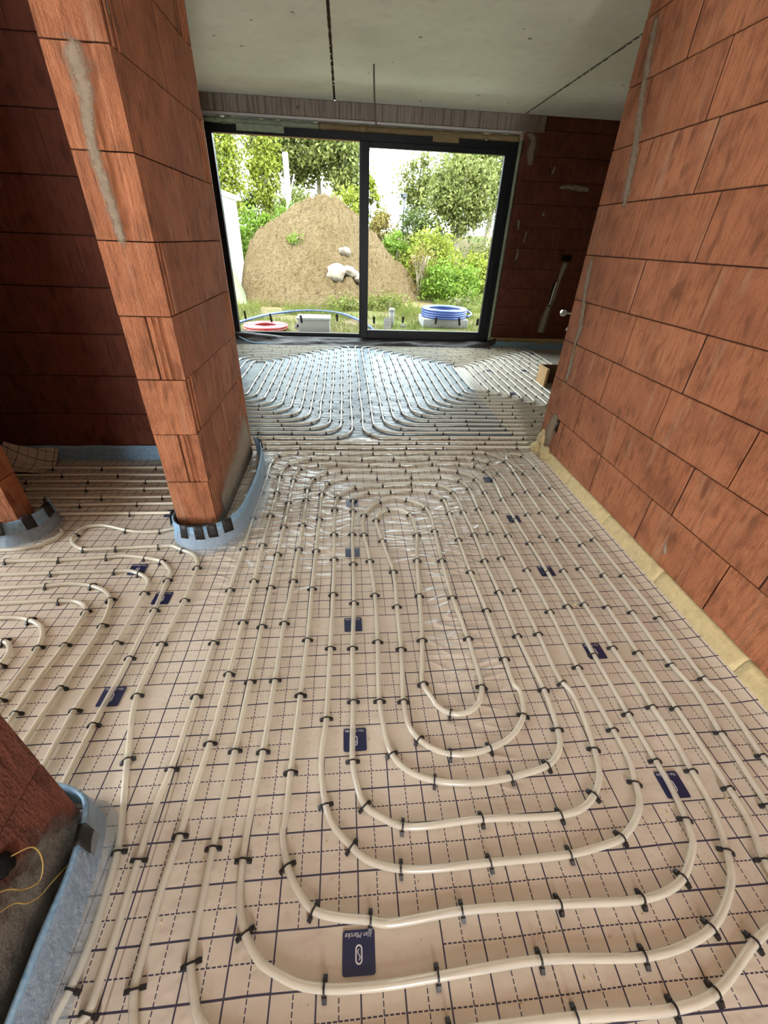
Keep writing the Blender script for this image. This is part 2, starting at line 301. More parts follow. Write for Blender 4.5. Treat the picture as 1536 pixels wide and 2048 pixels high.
# traced pipe runs on the floor (metres; third value marks a clip)
TR_MAIN = [(-0.52,0.089),(-0.578,0.187),(-0.568,0.197,1),(-0.565,0.251),(-0.564,0.315),(-0.567,0.383),(-0.569,0.464,1),(-0.571,0.58),(-0.56,0.691,1),(-0.555,0.936,1),(-0.555,1.174,1),(-0.558,1.481,1),(-0.555,1.789,1),(-0.559,2.079,1),(-0.558,2.377,1),(-0.554,2.587,1),(-0.555,2.781,1),(-0.522,2.919,1),(-0.457,2.967),(-0.381,2.987,1),(-0.257,2.98,1),(-0.05,2.971,1),(0.2,2.969,1),(0.454,2.976,1),(0.7,2.981,1),(1.001,2.979,1),(1.103,2.966,1),(1.173,2.901),(1.217,2.809,1),(1.223,2.621,1),(1.214,2.349,1),(1.21,2.092,1),(1.204,1.813,1),(1.203,1.562,1),(1.201,1.29,1),(1.195,1.034,1),(1.189,0.787,1),(1.185,0.674),(1.178,0.522,1),(1.17,0.44),(1.134,0.343,1),(1.117,0.272),(1.06,0.226),(0.973,0.194,1),(0.813,0.124,1),(0.703,0.109,1),(0.481,0.114,1),(0.199,0.114,1),(-0.074,0.104),(-0.238,0.127),(-0.326,0.167),(-0.354,0.211),(-0.374,0.259,1),(-0.379,0.304),(-0.379,0.379),(-0.38,0.475,1),(-0.379,0.586),(-0.377,0.734,1),(-0.375,0.986,1),(-0.374,1.25,1),(-0.371,1.489,1),(-0.371,1.735,1),(-0.37,1.736,1),(-0.368,1.981,1),(-0.369,2.237,1),(-0.369,2.536,1),(-0.342,2.708,1),(-0.29,2.756),(-0.215,2.78,1),(-0.077,2.779,1),(0.16,2.769,1),(0.39,2.767,1),(0.635,2.78,1),(0.845,2.777,1),(0.956,2.739,1),(1.01,2.649,1),(1.032,2.526,1),(1.013,2.249,1),(1.015,2.018,1),(1.015,1.784,1),(1.016,1.538,1),(1.014,1.303,1),(1,1.034,1),(0.996,0.777,1),(0.995,0.615,1),(0.993,0.541),(0.98,0.451,1),(0.966,0.406),(0.961,0.395),(0.879,0.323,1),(0.816,0.3),(0.741,0.29,1),(0.521,0.296,1),(0.272,0.302,1),(0.073,0.293),(0.039,0.301,1),(-0.035,0.311),(-0.1,0.329,1),(-0.143,0.371),(-0.174,0.421,1),(-0.197,0.504),(-0.193,0.517),(-0.191,0.656,1),(-0.183,0.919,1),(-0.184,0.921,1),(-0.176,1.171,1),(-0.176,1.472,1),(-0.173,1.76,1),(-0.17,2.06,1),(-0.168,2.355,1),(-0.137,2.494,1),(-0.086,2.544),(-0.005,2.57,1),(0.206,2.567,1),(0.449,2.577,1),(0.663,2.58,1),(0.732,2.559),(0.787,2.511,1),(0.824,2.397,1),(0.817,2.14,1),(0.816,1.883,1),(0.81,1.661,1),(0.807,1.664),(0.811,1.419,1),(0.811,1.152,1),(0.81,0.915,1),(0.825,0.883),(0.828,0.793),(0.809,0.665,1),(0.785,0.585),(0.738,0.531,1),(0.687,0.5),(0.611,0.486,1),(0.374,0.492,1),(0.142,0.49,1),(0.089,0.513),(0.036,0.549,1),(0.013,0.613),(0.003,0.678,1),(0.009,0.884,1),(0.01,1.118,1),(0.021,1.37,1),(0.023,1.647,1),(0.022,1.904,1),(0.03,2.144,1),(0.035,2.267,1),(0.069,2.326),(0.135,2.369,1),(0.284,2.381,1),(0.428,2.391,1),(0.499,2.386),(0.552,2.363,1),(0.595,2.311),(0.62,2.261,1),(0.624,2.1,1),(0.618,1.828,1),(0.615,1.557,1),(0.625,1.297,1),(0.622,1.033,1),(0.621,0.911),(0.632,0.894),(0.627,0.839),(0.612,0.794,1),(0.569,0.743),(0.515,0.708),(0.457,0.689,1),(0.388,0.675),(0.323,0.678,1),(0.272,0.696),(0.227,0.731,1),(0.198,0.781),(0.191,0.871,1),(0.194,0.919),(0.209,1.104,1),(0.216,1.339,1),(0.224,1.578,1),(0.212,1.668),(0.187,1.836,1),(0.166,2.038,1),(0.187,2.103),(0.246,2.154,1),(0.319,2.156),(0.376,2.092,1),(0.388,1.981),(0.389,1.885,1),(0.367,1.749),(0.357,1.657,1),(0.33,1.402,1),(0.302,1.143,1),(0.283,1.025),(0.273,0.939,1),(0.299,0.872),(0.306,0.852),(0.353,0.815,1),(0.419,0.817),(0.468,0.855),(0.493,0.912,1),(0.498,0.98),(0.498,1.139,1),(0.484,1.386,1),(0.486,1.652,1),(0.497,1.919,1),(0.503,2.061),(0.488,2.163,1),(0.447,2.223),(0.378,2.267,1),(0.306,2.298),(0.197,2.25,1),(0.13,2.167),(0.096,2.094,1),(0.088,1.896,1),(0.105,1.741),(0.109,1.667,1),(0.12,1.416,1),(0.115,1.145,1),(0.104,0.91),(0.104,0.879,1),(0.111,0.792),(0.13,0.691,1),(0.175,0.637),(0.257,0.602,1),(0.379,0.588),(0.5,0.597,1),(0.628,0.624,1),(0.673,0.652),(0.701,0.689),(0.714,0.739,1),(0.723,0.81),(0.727,0.888,1),(0.716,1.145,1),(0.718,1.409,1),(0.715,1.644,1),(0.721,1.874,1),(0.714,2.112,1),(0.712,2.267),(0.7,2.351,1),(0.666,2.421),(0.616,2.467,1),(0.524,2.487),(0.437,2.484,1),(0.237,2.464,1),(0.118,2.455),(0.046,2.437,1),(-0.017,2.387),(-0.064,2.31,1),(-0.079,2.237),(-0.082,2.16,1),(-0.081,1.907,1),(-0.076,1.688,1),(-0.075,1.428,1),(-0.08,1.123,1),(-0.086,0.825,1),(-0.097,0.673),(-0.079,0.56,1),(-0.058,0.508),(-0.005,0.454,1),(0.032,0.423),(0.128,0.395,1),(0.37,0.391,1),(0.598,0.394,1),(0.695,0.406),(0.762,0.42,1),(0.837,0.468),(0.876,0.515),(0.887,0.556,1),(0.905,0.613),(0.909,0.725,1),(0.904,0.977,1),(0.915,1.273,1),(0.915,1.561,1),(0.916,1.859,1),(0.916,2.107,1),(0.918,2.346,1),(0.905,2.532,1),(0.867,2.602),(0.806,2.651,1),(0.671,2.69,1),(0.424,2.677,1),(0.173,2.681,1),(0.023,2.683),(-0.044,2.673,1),(-0.145,2.654,1),(-0.195,2.614),(-0.236,2.558,1),(-0.255,2.481),(-0.265,2.407,1),(-0.264,2.268,1),(-0.264,1.998,1),(-0.266,1.774,1),(-0.269,1.528,1),(-0.281,1.264,1),(-0.283,0.987,1),(-0.286,0.724,1),(-0.291,0.6),(-0.296,0.489),(-0.294,0.442,1),(-0.286,0.363),(-0.261,0.301,1),(-0.212,0.245),(-0.19,0.234),(-0.134,0.21),(-0.067,0.197,1),(0.065,0.192),(0.188,0.196,1),(0.434,0.204,1),(0.687,0.191,1),(0.786,0.2),(0.885,0.226,1),(0.963,0.272),(1.015,0.319),(1.046,0.372,1),(1.086,0.48),(1.095,0.579,1),(1.104,0.7),(1.101,0.797,1),(1.104,0.867),(1.1,1.064,1),(1.1,1.311,1),(1.106,1.548,1),(1.112,1.842,1),(1.114,2.072,1),(1.119,2.325,1),(1.106,2.623,1),(1.078,2.775,1),(1.036,2.827),(0.98,2.866,1),(0.847,2.885,1),(0.63,2.882,1),(0.351,2.868,1),(0.112,2.862,1),(-0.129,2.887,1),(-0.274,2.873,1),(-0.362,2.842),(-0.434,2.762,1),(-0.459,2.676),(-0.467,2.585,1),(-0.458,2.368,1),(-0.462,2.103,1),(-0.462,1.819,1),(-0.457,1.536,1),(-0.459,1.278,1),(-0.46,1.022,1),(-0.463,0.763,1),(-0.473,0.616),(-0.478,0.51,1),(-0.487,0.393),(-0.488,0.293),(-0.485,0.229,1),(-0.467,0.178),(-0.426,0.082)]
TR_HOOK = [(1.234,0.197),(1.261,0.467,1),(1.288,0.692,1),(1.309,0.855),(1.297,0.97,1),(1.303,1.254,1),(1.305,1.508,1),(1.312,1.758,1),(1.305,2.038,1),(1.305,2.312,1),(1.296,2.616,1),(1.257,2.747),(1.24,2.854),(1.274,2.924),(1.329,2.953),(1.387,2.904,1),(1.404,2.823),(1.412,2.698,1),(1.41,2.398,1),(1.403,2.101,1),(1.408,1.807,1),(1.406,1.5,1),(1.406,1.213,1),(1.387,0.903,1),(1.398,0.812),(1.371,0.607,1),(1.379,0.398)]
TR_LEFT = [(-0.642,0.128),(-0.637,0.191),(-0.624,0.236,1),(-0.616,0.313),(-0.62,0.387),(-0.63,0.483,1),(-0.705,0.725,1),(-0.765,0.95,1),(-0.76,1.179,1),(-0.745,1.423,1),(-0.755,1.645,1),(-0.778,1.718),(-0.813,1.76),(-0.869,1.791,1),(-0.935,1.828),(-1.001,1.826,1),(-1.213,1.816,1),(-1.325,1.814),(-1.372,1.816,1),(-1.437,1.854),(-1.471,1.899),(-1.479,1.944,1),(-1.465,2.009),(-1.397,2.03),(-1.325,2.016),(-1.23,1.98,1),(-1.137,1.96),(-1.047,1.965,1),(-0.959,2.001)]
TR_L2 = [(-0.863,0.505),(-0.863,0.67),(-0.864,0.847,1),(-0.858,1.116,1),(-0.856,1.367,1),(-0.867,1.561,1),(-0.871,1.612),(-0.942,1.699,1),(-0.979,1.716),(-1.038,1.733,1),(-1.143,1.752),(-1.227,1.746,1),(-1.451,1.734,1),(-1.693,1.73,1),(-1.985,1.715,1),(-2.362,1.694)]
TR_L3 = [(-0.953,0.568),(-0.952,0.73),(-0.953,0.906,1),(-0.938,1.196,1),(-0.94,1.477,1),(-0.949,1.544),(-0.978,1.586),(-1.018,1.613,1),(-1.075,1.636),(-1.141,1.636,1),(-1.43,1.635,1),(-1.659,1.632),(-1.983,1.626,1),(-2.297,1.622)]
TR_L4 = [(-1.053,0.663),(-1.054,0.801),(-1.047,0.997,1),(-1.039,1.29,1),(-1.073,1.438,1),(-1.12,1.494),(-1.199,1.536,1),(-1.297,1.553),(-1.405,1.545,1),(-1.598,1.536),(-1.912,1.533,1),(-2.207,1.521)]
TR_L5 = [(-1.144,0.696),(-1.145,0.908,1),(-1.148,1.036),(-1.137,1.195,1),(-1.145,1.372,1),(-1.168,1.407),(-1.218,1.435),(-1.292,1.443,1),(-1.42,1.443),(-1.536,1.44),(-1.831,1.429,1),(-2.111,1.413)]
TR_L6 = [(-1.22,0.744),(-1.23,0.961,1),(-1.227,1.04),(-1.234,1.187,1),(-1.257,1.259),(-1.29,1.299),(-1.35,1.333,1),(-1.404,1.348),(-1.48,1.351),(-1.675,1.35,1),(-2.047,1.342)]
TR_L7 = [(-1.36,0.896),(-1.323,1.106,1),(-1.33,1.171),(-1.355,1.207),(-1.382,1.224,1),(-1.43,1.232),(-1.592,1.237),(-1.952,1.236)]
TR_STRIP = [(-1.956,1.82),(-1.779,1.819),(-1.664,1.825),(-1.581,1.89),(-1.554,1.956),(-1.587,2.005)]
# ------------------------------------------------------------ floor
def clump(x, y, cx, cy, rx, ry):
    d = ((x - cx) / rx) ** 2 + ((y - cy) / ry) ** 2
    return math.exp(-d * 1.4)
WR = [(-.42, 2.05, .34, .62, 1.0), (-.50, 2.72, .22, .22, .9), (.62, 1.75, .35, .35, .45), (.47, 1.15, .14, .45, .55), (-.20, 2.85, .8, .14, .6), (1.22, 2.7, .25, .22, .7), (-1.62, 1.80, .16, .12, 1.3), (.85, 2.1, .3, .3, .35), (-.3, 1.2, .45, .5, .14)]
def floor_z(x, y):
    z = .0022 * noise.noise((x * 5, y * 5, 0)) + .0008 * noise.noise((x * 17, y * 17, 3))
    for cx, cy, rx, ry, a in WR:
        w = clump(x, y, cx, cy, rx, ry)
        if w > .03:
            q = noise.noise((x * 4.5 + .6 * noise.noise((x * 3, y * 3, 9)), y * 19 + 3.0 * noise.noise((x * 4, y * 3, 5)), cx * 7))
            z += a * w * .015 * (1 - abs(q) * 2.2) * (.4 + .6 * abs(noise.noise((x * 6, y * 6, 21))))
    if x > 1.40: z += .5 * max(0, x - 1.43) ** 1.5 * (1 if y < 3.0 else 0)
    return z
def rng_axis(segs):
    a = []
    for s0, s1, st in segs:
        n = max(1, round((s1 - s0) / st)); a += [s0 + (s1 - s0) * i / n for i in range(n)]
    return a + [segs[-1][1]]
fx = rng_axis([(-4.1, -1.9, .15), (-1.9, -1.0, .03), (-1.0, 1.0, .0125), (1.0, 1.56, .02), (1.56, 4.7, .12)])
fy = rng_axis([(-3.1, 0, .15), (0, .9, .02), (.9, 3.1, .0125), (3.1, 7.06, .1)])
me = grid_mesh('floor', len(fx), len(fy), lambda i, j: (fx[i], fy[j], floor_z(fx[i], fy[j]) if fy[j] > 0 else 0))
wa = me.attributes.new('wrinkle', 'FLOAT', 'POINT')
def wr_w(x, y): return max([0.] + [a * max(0., 1 - .55 * (((x - cx) / rx) ** 2 + ((y - cy) / ry) ** 2)) for cx, cy, rx, ry, a in WRINKLES])
wa.data.foreach_set('value', [wr_w(x, y) for y in fy for x in fx])
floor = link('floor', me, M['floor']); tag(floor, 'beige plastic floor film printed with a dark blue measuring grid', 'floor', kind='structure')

# printed logo fields of the floor film
def logo_mesh():
    s = .0385; r = .006; pts = []
    for cx, cy, a0 in ((s - r, s - r, 0), (-s + r, s - r, 90), (-s + r, -s + r, 180), (s - r, -s + r, 270)):
        for k in range(4):
            a = math.radians(a0 + 30 * k); pts.append((cx + r * math.cos(a), cy + r * math.sin(a), 0))
    return pymesh('logo_field', pts, [tuple(range(len(pts)))])
logo_bg = logo_mesh()
fc = bpy.data.curves.new('text', 'FONT'); fc.body = 'Van Marcke'; fc.size = .0135; fc.shear = .35; fc.align_x = 'CENTER'; fc.resolution_u = 3
to = bpy.data.objects.new('text', fc); C.objects.link(to); bpy.context.view_layer.update()
text_me = bpy.data.meshes.new_from_object(to); bpy.data.objects.remove(to)
def capsule_ring():
    V = []; Fc = []; n = 24
    for rad in (0, .0032):
        for k in range(n):
            a = 2 * PI * k / n; cx, cy = math.cos(a) * (.0085 - rad), math.sin(a) * (.0085 - rad); cy += .0085 if math.sin(a) >= 0 else -.0085
            V.append((cx, cy, 0))
    for k in range(n): Fc.append((k, (k + 1) % n, n + (k + 1) % n, n + k))
    b = len(V); m = 13                                       # S stroke inside
    for k in range(m):
        t = k / (m - 1); y = (t - .5) * .019; x = .0028 * math.sin(t * 2 * PI)
        V += [(x - .0012, y, 0), (x + .0012, y, 0)]
    for k in range(m - 1): Fc.append((b + 2 * k, b + 2 * k + 1, b + 2 * k + 3, b + 2 * k + 2))
    return pymesh('emblem', V, Fc)
emb_me = capsule_ring()
LOGOS = [(.010, .25), (.012, .75), (.015, 1.25), (.021, 1.75), (.027, 2.25), (1.008, .547), (1.02, 1.057), (1.02, 1.558), (1.015, 2.04), (1.008, 2.54),
         (-.858, .957), (-.855, 1.45), (-1.043, 1.653), (-1.046, 2.155), (1.868, 4.532), (1.896, 5.519), (2.382, 5.545), (2.891, 6.56)]
for n, (lx, ly) in enumerate(LOGOS):
    faded = (ly > 1.6 and lx < .5 and lx > -.5)
    o = link('logo_print', logo_bg.copy() if faded else logo_bg, M['navy_faded'] if faded else M['navy'], floor)
    o.location = (lx, ly, floor_z(lx, ly) + .0035); o.rotation_euler = (0, 0, PI + .01 * ((n * 7) % 5 - 2))
    if ly < 2.0:
        for me_, yy, nm in ((text_me, -.033, 'lettering'), (emb_me, .004, 'emblem')):
            c = link(nm, me_, M['print_white'], o); c.location = (0, yy, .0006)

# ------------------------------------------------------------ walls of clay blocks
Z0, CH = .085, .2575
def zc(k): return Z0 + CH * k
def root(name, label, cat, kind='structure'):
    return tag(empty(name), label, cat, kind=kind)
G = .0022
wr = root('wall_right', 'terracotta block wall running along the right side of the corridor', 'wall')
block('wall_core', 1.575, 1.69, -3.0, 3.035, .0, 2.8, M['mortar_joint_shade'], wr, 0)
RJ = {0: [2.735, 2.215, 1.705, 1.186, .67, .15], 1: [2.59, 2.068, 1.555, 1.044, .53, .01], 2: [2.907, 2.40, 1.878, 1.367, .86, .35, -.16], 3: [2.872, 2.32, 1.805, 1.29, .78, .26],
      4: [2.916, 2.403, 1.878, 1.36, .85, .33], 5: [2.569, 2.046, 1.53, 1.02, .50, -.01], 6: [2.76, 2.22, 1.71, 1.2, .68, .17], 7: [2.83, 2.31, 1.80, 1.28, .77, .25], 8: [2.592, 2.08, 1.56, 1.05, .53, .02], 9: [2.83, 2.31, 1.80, 1.28, .77, .25]}
HOLE = (2.80, 2.90, .245, .345)
for k, js in RJ.items():
    ys = [3.05] + js; z1 = min(zc(k + 1), 2.80)
    for a, b in zip(ys, ys[1:]):
        gap = .0052 if (int(b * 1000) % 10) < 6 else .0026; d = random.uniform(-.002, .002); ga_ = .0052 if (int(a * 1000) % 10) < 6 else .0026
        if a != 3.05 and ga_ > .004: block('joint_shade', 1.5625, 1.60, a - .002, a + ga_ + .0005, zc(k) + G, z1 - G, M['mortar_joint_shade'], wr, 0)  # dark strip painted in for the shadowed gap between blocks
        if k == 0 and a == 3.05:      # block with the socket hole cut in it: four pieces around the opening
            h = HOLE
            for (ya, yb, za, zb) in ((b + gap, a, zc(0) + G, h[2]), (b + gap, h[0], h[2], zc(1) - G), (h[1], a, h[2], zc(1) - G)):
                block('brick', 1.56 + d, 1.70, ya, yb, za, zb, M['brick'], wr, .002)
            continue
        block('brick', 1.56 + d, 1.70, b + gap, a - (G if a != 3.05 else 0), zc(k) + G, z1 - G, M['brick'], wr)
block('brick', 1.56, 1.70, -3.0, -.2, .09, 2.8, M['brick'], wr)
block('socket_hole', 1.574, 1.578, HOLE[0], HOLE[1], HOLE[2], HOLE[3] - .005, M['black'], wr, 0)

def smear(name, plane, pts, mat, parent, thick=.0035, seed=0):
    """irregular trowelled strip. plane: ('x', value, sign) or ('y', value, sign); pts (along, z, halfwidth)"""
    P = crom([(a, z, w) for a, z, w in pts], .018); V = []; Fc = []
    n = len(P); m = 7
    for i, (a, z, w) in enumerate(P):
        t = P[min(i + 1, n - 1)][:2] - P[max(i - 1, 0)][:2]; t /= np.linalg.norm(t) + 1e-9
        for j in range(m):
            s = j / (m - 1) * 2 - 1; jit = .28 * noise.noise((i * .7, j * .2 + 4 * (s > 0), seed)) if abs(s) == 1 else 0
            off = s * w * (1 + jit); ua, uz = a - t[1] * off, z + t[0] * off
            dep = (thick * (.55 + .45 * noise.noise((ua * 14, uz * 14, seed))) if abs(s) < 1 and 0 < i < n - 1 else -.002)
            c = plane[1] + plane[2] * dep
            V.append((c, ua, uz) if plane[0] == 'x' else (ua, c, uz))
    for i in range(n - 1):
        for j in range(m - 1): Fc.append((i * m + j, i * m + j + 1, (i + 1) * m + j + 1, (i + 1) * m + j))
    me_ = pymesh(name, V, Fc, True); at = me_.attributes.new('cover', 'FLOAT', 'POINT')
    cov = [min(1, 1.15 * (1 - abs(j / (m - 1) * 2 - 1))) * min(1, i / 3, (n - 1 - i) / 3) for i in range(n) for j in range(m)]; at.data.foreach_set('value', cov)
    return link(name, me_, mat, parent)
RWP = ('x', 1.559, -1)
smear('mortar_smear', RWP, [(2.955, 2.42, .03), (2.925, 2.26, .045), (2.875, 2.06, .045), (2.815, 1.89, .055), (2.77, 1.68, .05), (2.745, 1.58, .03)], M['mortar'], wr, seed=1)
smear('mortar_smear', RWP, [(2.965, 1.39, .03), (2.945, 1.25, .045), (2.905, 1.10, .04), (2.87, .95, .05), (2.88, .86, .03), (2.862, .70, .045), (2.88, .58, .03)], M['mortar'], wr, seed=2)
smear('mortar_smear', RWP, [(2.86, .385, .03), (2.87, .34, .085), (2.90, .24, .10), (2.92, .15, .11), (2.93, .04, .12)], M['mortar'], wr, .004, seed=3)
smear('mortar_stain', RWP, [(1.46, .255, .03), (1.485, .22, .045), (1.49, .17, .03), (1.47, .12, .015)], M['skirt'], wr, .0012, seed=4)
# pale insulating plinth under the wall: one block after another
edges = [3.05, 2.44, 1.94, 1.44, .92, .40, -.12]
for a, b in zip(edges, edges[1:]):
    V = []; n = 14; prof = [(1.60, 0), (1.526, 0), (1.527, .012), (1.5345, .045), (1.547, .0815), (1.56, .085), (1.60, .085)]
    for i in range(n + 1):
        y = a - .0015 + (b - a + .003) * i / n
        for (x, z) in prof:
            q = .0035 * noise.noise((x * 9, y * 7, z * 15)) if x < 1.555 else 0
            V.append((x + q, y, z + (q * .5 if 0 < z < .085 else 0)))
    m = len(prof); Fc = [(i * m + j, i * m + j + 1, (i + 1) * m + j + 1, (i + 1) * m + j) for i in range(n) for j in range(m - 1)]
    Fc += [tuple(range(m))[::-1], tuple(n * m + j for j in range(m))]
    link('plinth_block', pymesh('plinth_block', V, Fc, True), M['foam_yellow'], wr)
def blob(name, loc, r, mat, parent=None, sub=3, amp=.25, freq=3., seed=0, flat=1.):
    bm = bmesh.new(); bmesh.ops.create_icosphere(bm, subdivisions=sub, radius=1)
    for v in bm.verts:
        q = 1 + amp * noise.noise(v.co * freq + Vector((seed, seed * 2, 0))) + amp * .4 * noise.noise(v.co * freq * 3 + Vector((seed, 0, 5)))
        v.co = Vector((v.co.x * r[0] * q, v.co.y * r[1] * q, v.co.z * r[2] * q))
    me = bpy.data.meshes.new(name); bm.to_mesh(me); bm.free(); me.polygons.foreach_set('use_smooth', [True] * len(me.polygons))
    o = link(name, me, mat, parent); o.location = Vector(loc) - (parent.location if parent else Vector()); return o
for (p, r, s) in (((1.545, 2.99, .03), (.05, .09, .07), 1), ((1.55, 2.87, .05), (.04, .09, .06), 2), ((1.56, 2.99, .12), (.035, .05, .07), 3), ((1.55, 2.93, .10), (.03, .06, .06), 5)):
    blob('foam_lump', p, r, M['foam_yellow'] if s != 5 else M['mortar'], wr, 3, .35, 2.2, s)

# grooved block: vertical ribs on the end that shows
def ribbed(name, x0, x1, y0, y1, z0, z1, mat, parent, face, span, ribs=3, depth=.014):
    """box whose outline (seen from above) has ribs cut along one stretch; face 'x+' with span in y, or 'y-' with span in x"""
    s0, s1 = span; w = (s1 - s0) / (2 * ribs); cut = []
    for r in range(ribs): cut += [(s0 + (2 * r) * w + w * .15, 0), (s0 + (2 * r) * w + w * .35, depth), (s0 + (2 * r + 1) * w + w * .2, depth), (s0 + (2 * r + 1) * w + w * .45, 0)]
    if face == 'x+': out = [(x0, y0), (x1, y0)] + [(x1 - d, s) for s, d in cut] + [(x1, y1), (x0, y1)]
    else: out = [(x0, y0)] + [(s, y0 + d) for s, d in cut] + [(x1, y0), (x1, y1), (x0, y1)]
    n = len(out); c = Vector(((x0 + x1) / 2, (y0 + y1) / 2, (z0 + z1) / 2))
    V = [(x - c.x, y - c.y, z0 - c.z) for x, y in out] + [(x - c.x, y - c.y, z1 - c.z) for x, y in out]
    Fc = [tuple(range(n))[::-1], tuple(range(n, 2 * n))] + [(i, (i + 1) % n, n + (i + 1) % n, n + i) for i in range(n)]
    o = link(name, pymesh(name, V, Fc), mat, parent); o.location = c; return o
# partition wall whose end stands like a pillar
PX0, PX1, PY0, PY1 = -.915, -.713, 1.925, 2.95
wp = root('wall_partition', 'terracotta block wall end standing like a pillar left of the view', 'wall')
block('wall_core', PX0 + .02, PX1 - .02, PY0 + .03, PY1 - .03, 0, 2.8, M['mortar_joint_shade'], wp, 0)
PJ = {0: 2.51, 1: 2.37, 2: 2.485, 3: 2.43, 4: 2.47, 5: (2.41, 2.58), 6: 2.32, 7: 2.445, 8: (2.35, 2.75), 9: 2.5}
SPLIT = {1: -.803, 3: -.815}
for k in range(11):
    za, zb = zc(k) + G, min(zc(k + 1), 2.8) - G
    if zb - za < .02: continue
    js = PJ.get(k, 2.45); js = js if isinstance(js, tuple) else (js,)
    ys = [PY0] + list(js) + [PY1]
    for n, (a, b) in enumerate(zip(ys, ys[1:])):
        a2, b2 = a + (.006 if n else 0), b; d = random.uniform(-.0015, .0015)
        if n: block('joint_shade', PX0 + .01, PX1 - .0005, a - .001, a + .0066, za, zb, M['mortar_joint_shade'], wp, 0)  # dark flush strip imitating shadow in the upright joint
        if n == 0 and k in SPLIT:
            s = SPLIT[k]
            block('brick', PX0, s - .003, a2 + .001, b2, za, zb, M['brick'], wp)
            ribbed('brick', s + .004, PX1 + d, a2 + .004, b2, za, zb, M['brick'], wp, 'y-', (s + .02, PX1 - .03), 2, .006)
        elif n == 0 and k in (0, 2, 4, 7):
            ribbed('brick', PX0, PX1 + d, a2, b2, za, zb, M['brick'], wp, 'x+', (a2 + .012, a2 + (.10 if k != 4 else .085)), 2 if k else 3, .022)
        elif n == len(ys) - 2 and k in (1, 3, 6, 8):
            ribbed('brick', PX0, PX1 + d, a2, b2, za, zb, M['brick'], wp, 'x+', (b2 - .135, b2 - .012), 3, .035)
        elif n == 0 and k in (5, 6):
            ribbed('brick', PX0, PX1 + d, a2, b2, za, zb, M['brick'], wp, 'y-', (PX1 - .10, PX1 - .025), 1, .005)
        else:
            block('brick', PX0, PX1 + d, a2, b2, za, zb, M['brick'], wp)
block('brick', PX0, PX1, PY0 + .004, PY1, .012, zc(0) - G, M['mortar_grey'], wp, .006).name = 'base_block'
smear('mortar_smear', ('y', PY0 - .0005, -1), [(-.815, 1.925, .03), (-.822, 1.85, .052), (-.822, 1.77, .044), (-.842, 1.66, .03), (-.838, 1.56, .034), (-.832, 1.49, .034), (-.826, 1.40, .028), (-.822, 1.33, .014)], M['mortar'], wp, .003, 6)
smear('mortar_smear', ('x', PX1 + .002, 1), [(1.99, 2.36, .010), (1.985, 2.2, .011), (1.978, 2.05, .012), (1.972, 1.92, .007)], M['mortar'], wp, .004, 7)
# rendered skirt low on the long side, where mortar was brushed on
smear('mortar_skirt', ('x', PX1 + .0005, 1), [(2.04, .09, .10), (2.25, .13, .15), (2.5, .15, .17), (2.72, .19, .21), (2.93, .24, .25)], M['skirt'], wp, .002, 8)
# near left wall end
wl = root('wall_left_near', 'terracotta block wall end at the lower left with rough grey render', 'wall')
LX, LY = -.735, .56
block('wall_core', LX - .18, LX - .02, -3.0, LY - .02, 0, 2.8, M['mortar_joint_shade'], wl, 0)
for k in range(11):
    za, zb = zc(k) + G, min(zc(k + 1), 2.8) - G
    if zb - za < .02: continue
    ys = [LY] + ([.34, -.17] if k % 2 else [.08, -.43])
    for a, b in zip(ys, ys[1:]): block('brick', LX - .20, LX, b + .002, a, za, zb, M['brick_shaded'] if k < 2 else M['brick'], wl)
block('brick', LX - .20, LX, -3.0, -.44, .01, 2.8, M['brick'], wl)
block('base_block', LX - .20, LX + .002, -.44, LY, .01, zc(0) - G, M['mortar_grey'], wl)
smear('rough_render', ('x', LX + .001, 1), [(.52, .045, .05), (.48, .10, .10), (.42, .14, .15), (.34, .15, .17), (.22, .14, .17), (.08, .14, .17), (-.1, .14, .17)], M['render_rough'], wl, .010, 9)
blob('cable_hole', (LX + .002, .383, .285), (.010, .022, .032), M['black'], wl, 3, .3, 3, 2)
# small wires leaving that hole
for pts, lab in (([(LX + .0, .39, .29), (LX + .03, .415, .275), (LX + .035, .418, .25), (LX + .034, .405, .20), (LX + .028, .385, .175), (LX + .02, .365, .20), (LX + .016, .352, .25), (LX + .012, .335, .285)], 'yellow brown wire curled below the hole in grey render'),
                 ([(LX + .03, .475, .07), (LX + .034, .44, .095), (LX + .036, .395, .135), (LX + .034, .365, .155), (LX + .03, .345, .185), (LX + .026, .335, .225), (LX + .02, .30, .27)], 'long thin yellow wire drooping across grey render to the blue strip')):
    P = crom(pts, .006); o = link('cable_wire', tube([P], .0016, 6), M['wire']); tag(o, lab, 'wire')
# left doorway wall, dark room walls, outer walls
wd = root('wall_left_door', 'short terracotta wall end beside the dark doorway at far left', 'wall')
block('wall_core', -4.0, -1.735, 1.955, 2.035, 0, 2.8, M['mortar_joint_shade'], wd, 0)
for k in range(11):
    za, zb = zc(k) + G, min(zc(k + 1), 2.8) - G
    if zb - za < .02: continue
    xs = [-1.715] + ([-2.0, -2.5] if k % 2 else [-2.22, -2.72])
    for a, b in zip(xs, xs[1:]): block('brick', b + .002, a, 1.935, 2.055, za, zb, M['brick'], wd)
block('brick', -4.0, -2.73, 1.935, 2.055, .01, 2.8, M['brick'], wd); block('base_block', -2.73, -1.717, 1.94, 2.05, .01, zc(0) - G, M['mortar_grey'], wd)
wb = root('wall_dark_room', 'dark block wall at the back of the unlit side room', 'wall')
block('wall_core', -2.7, PX0 - .0, 2.91, 2.99, 0, 2.8, M['mortar_joint_shade'], wb, 0)
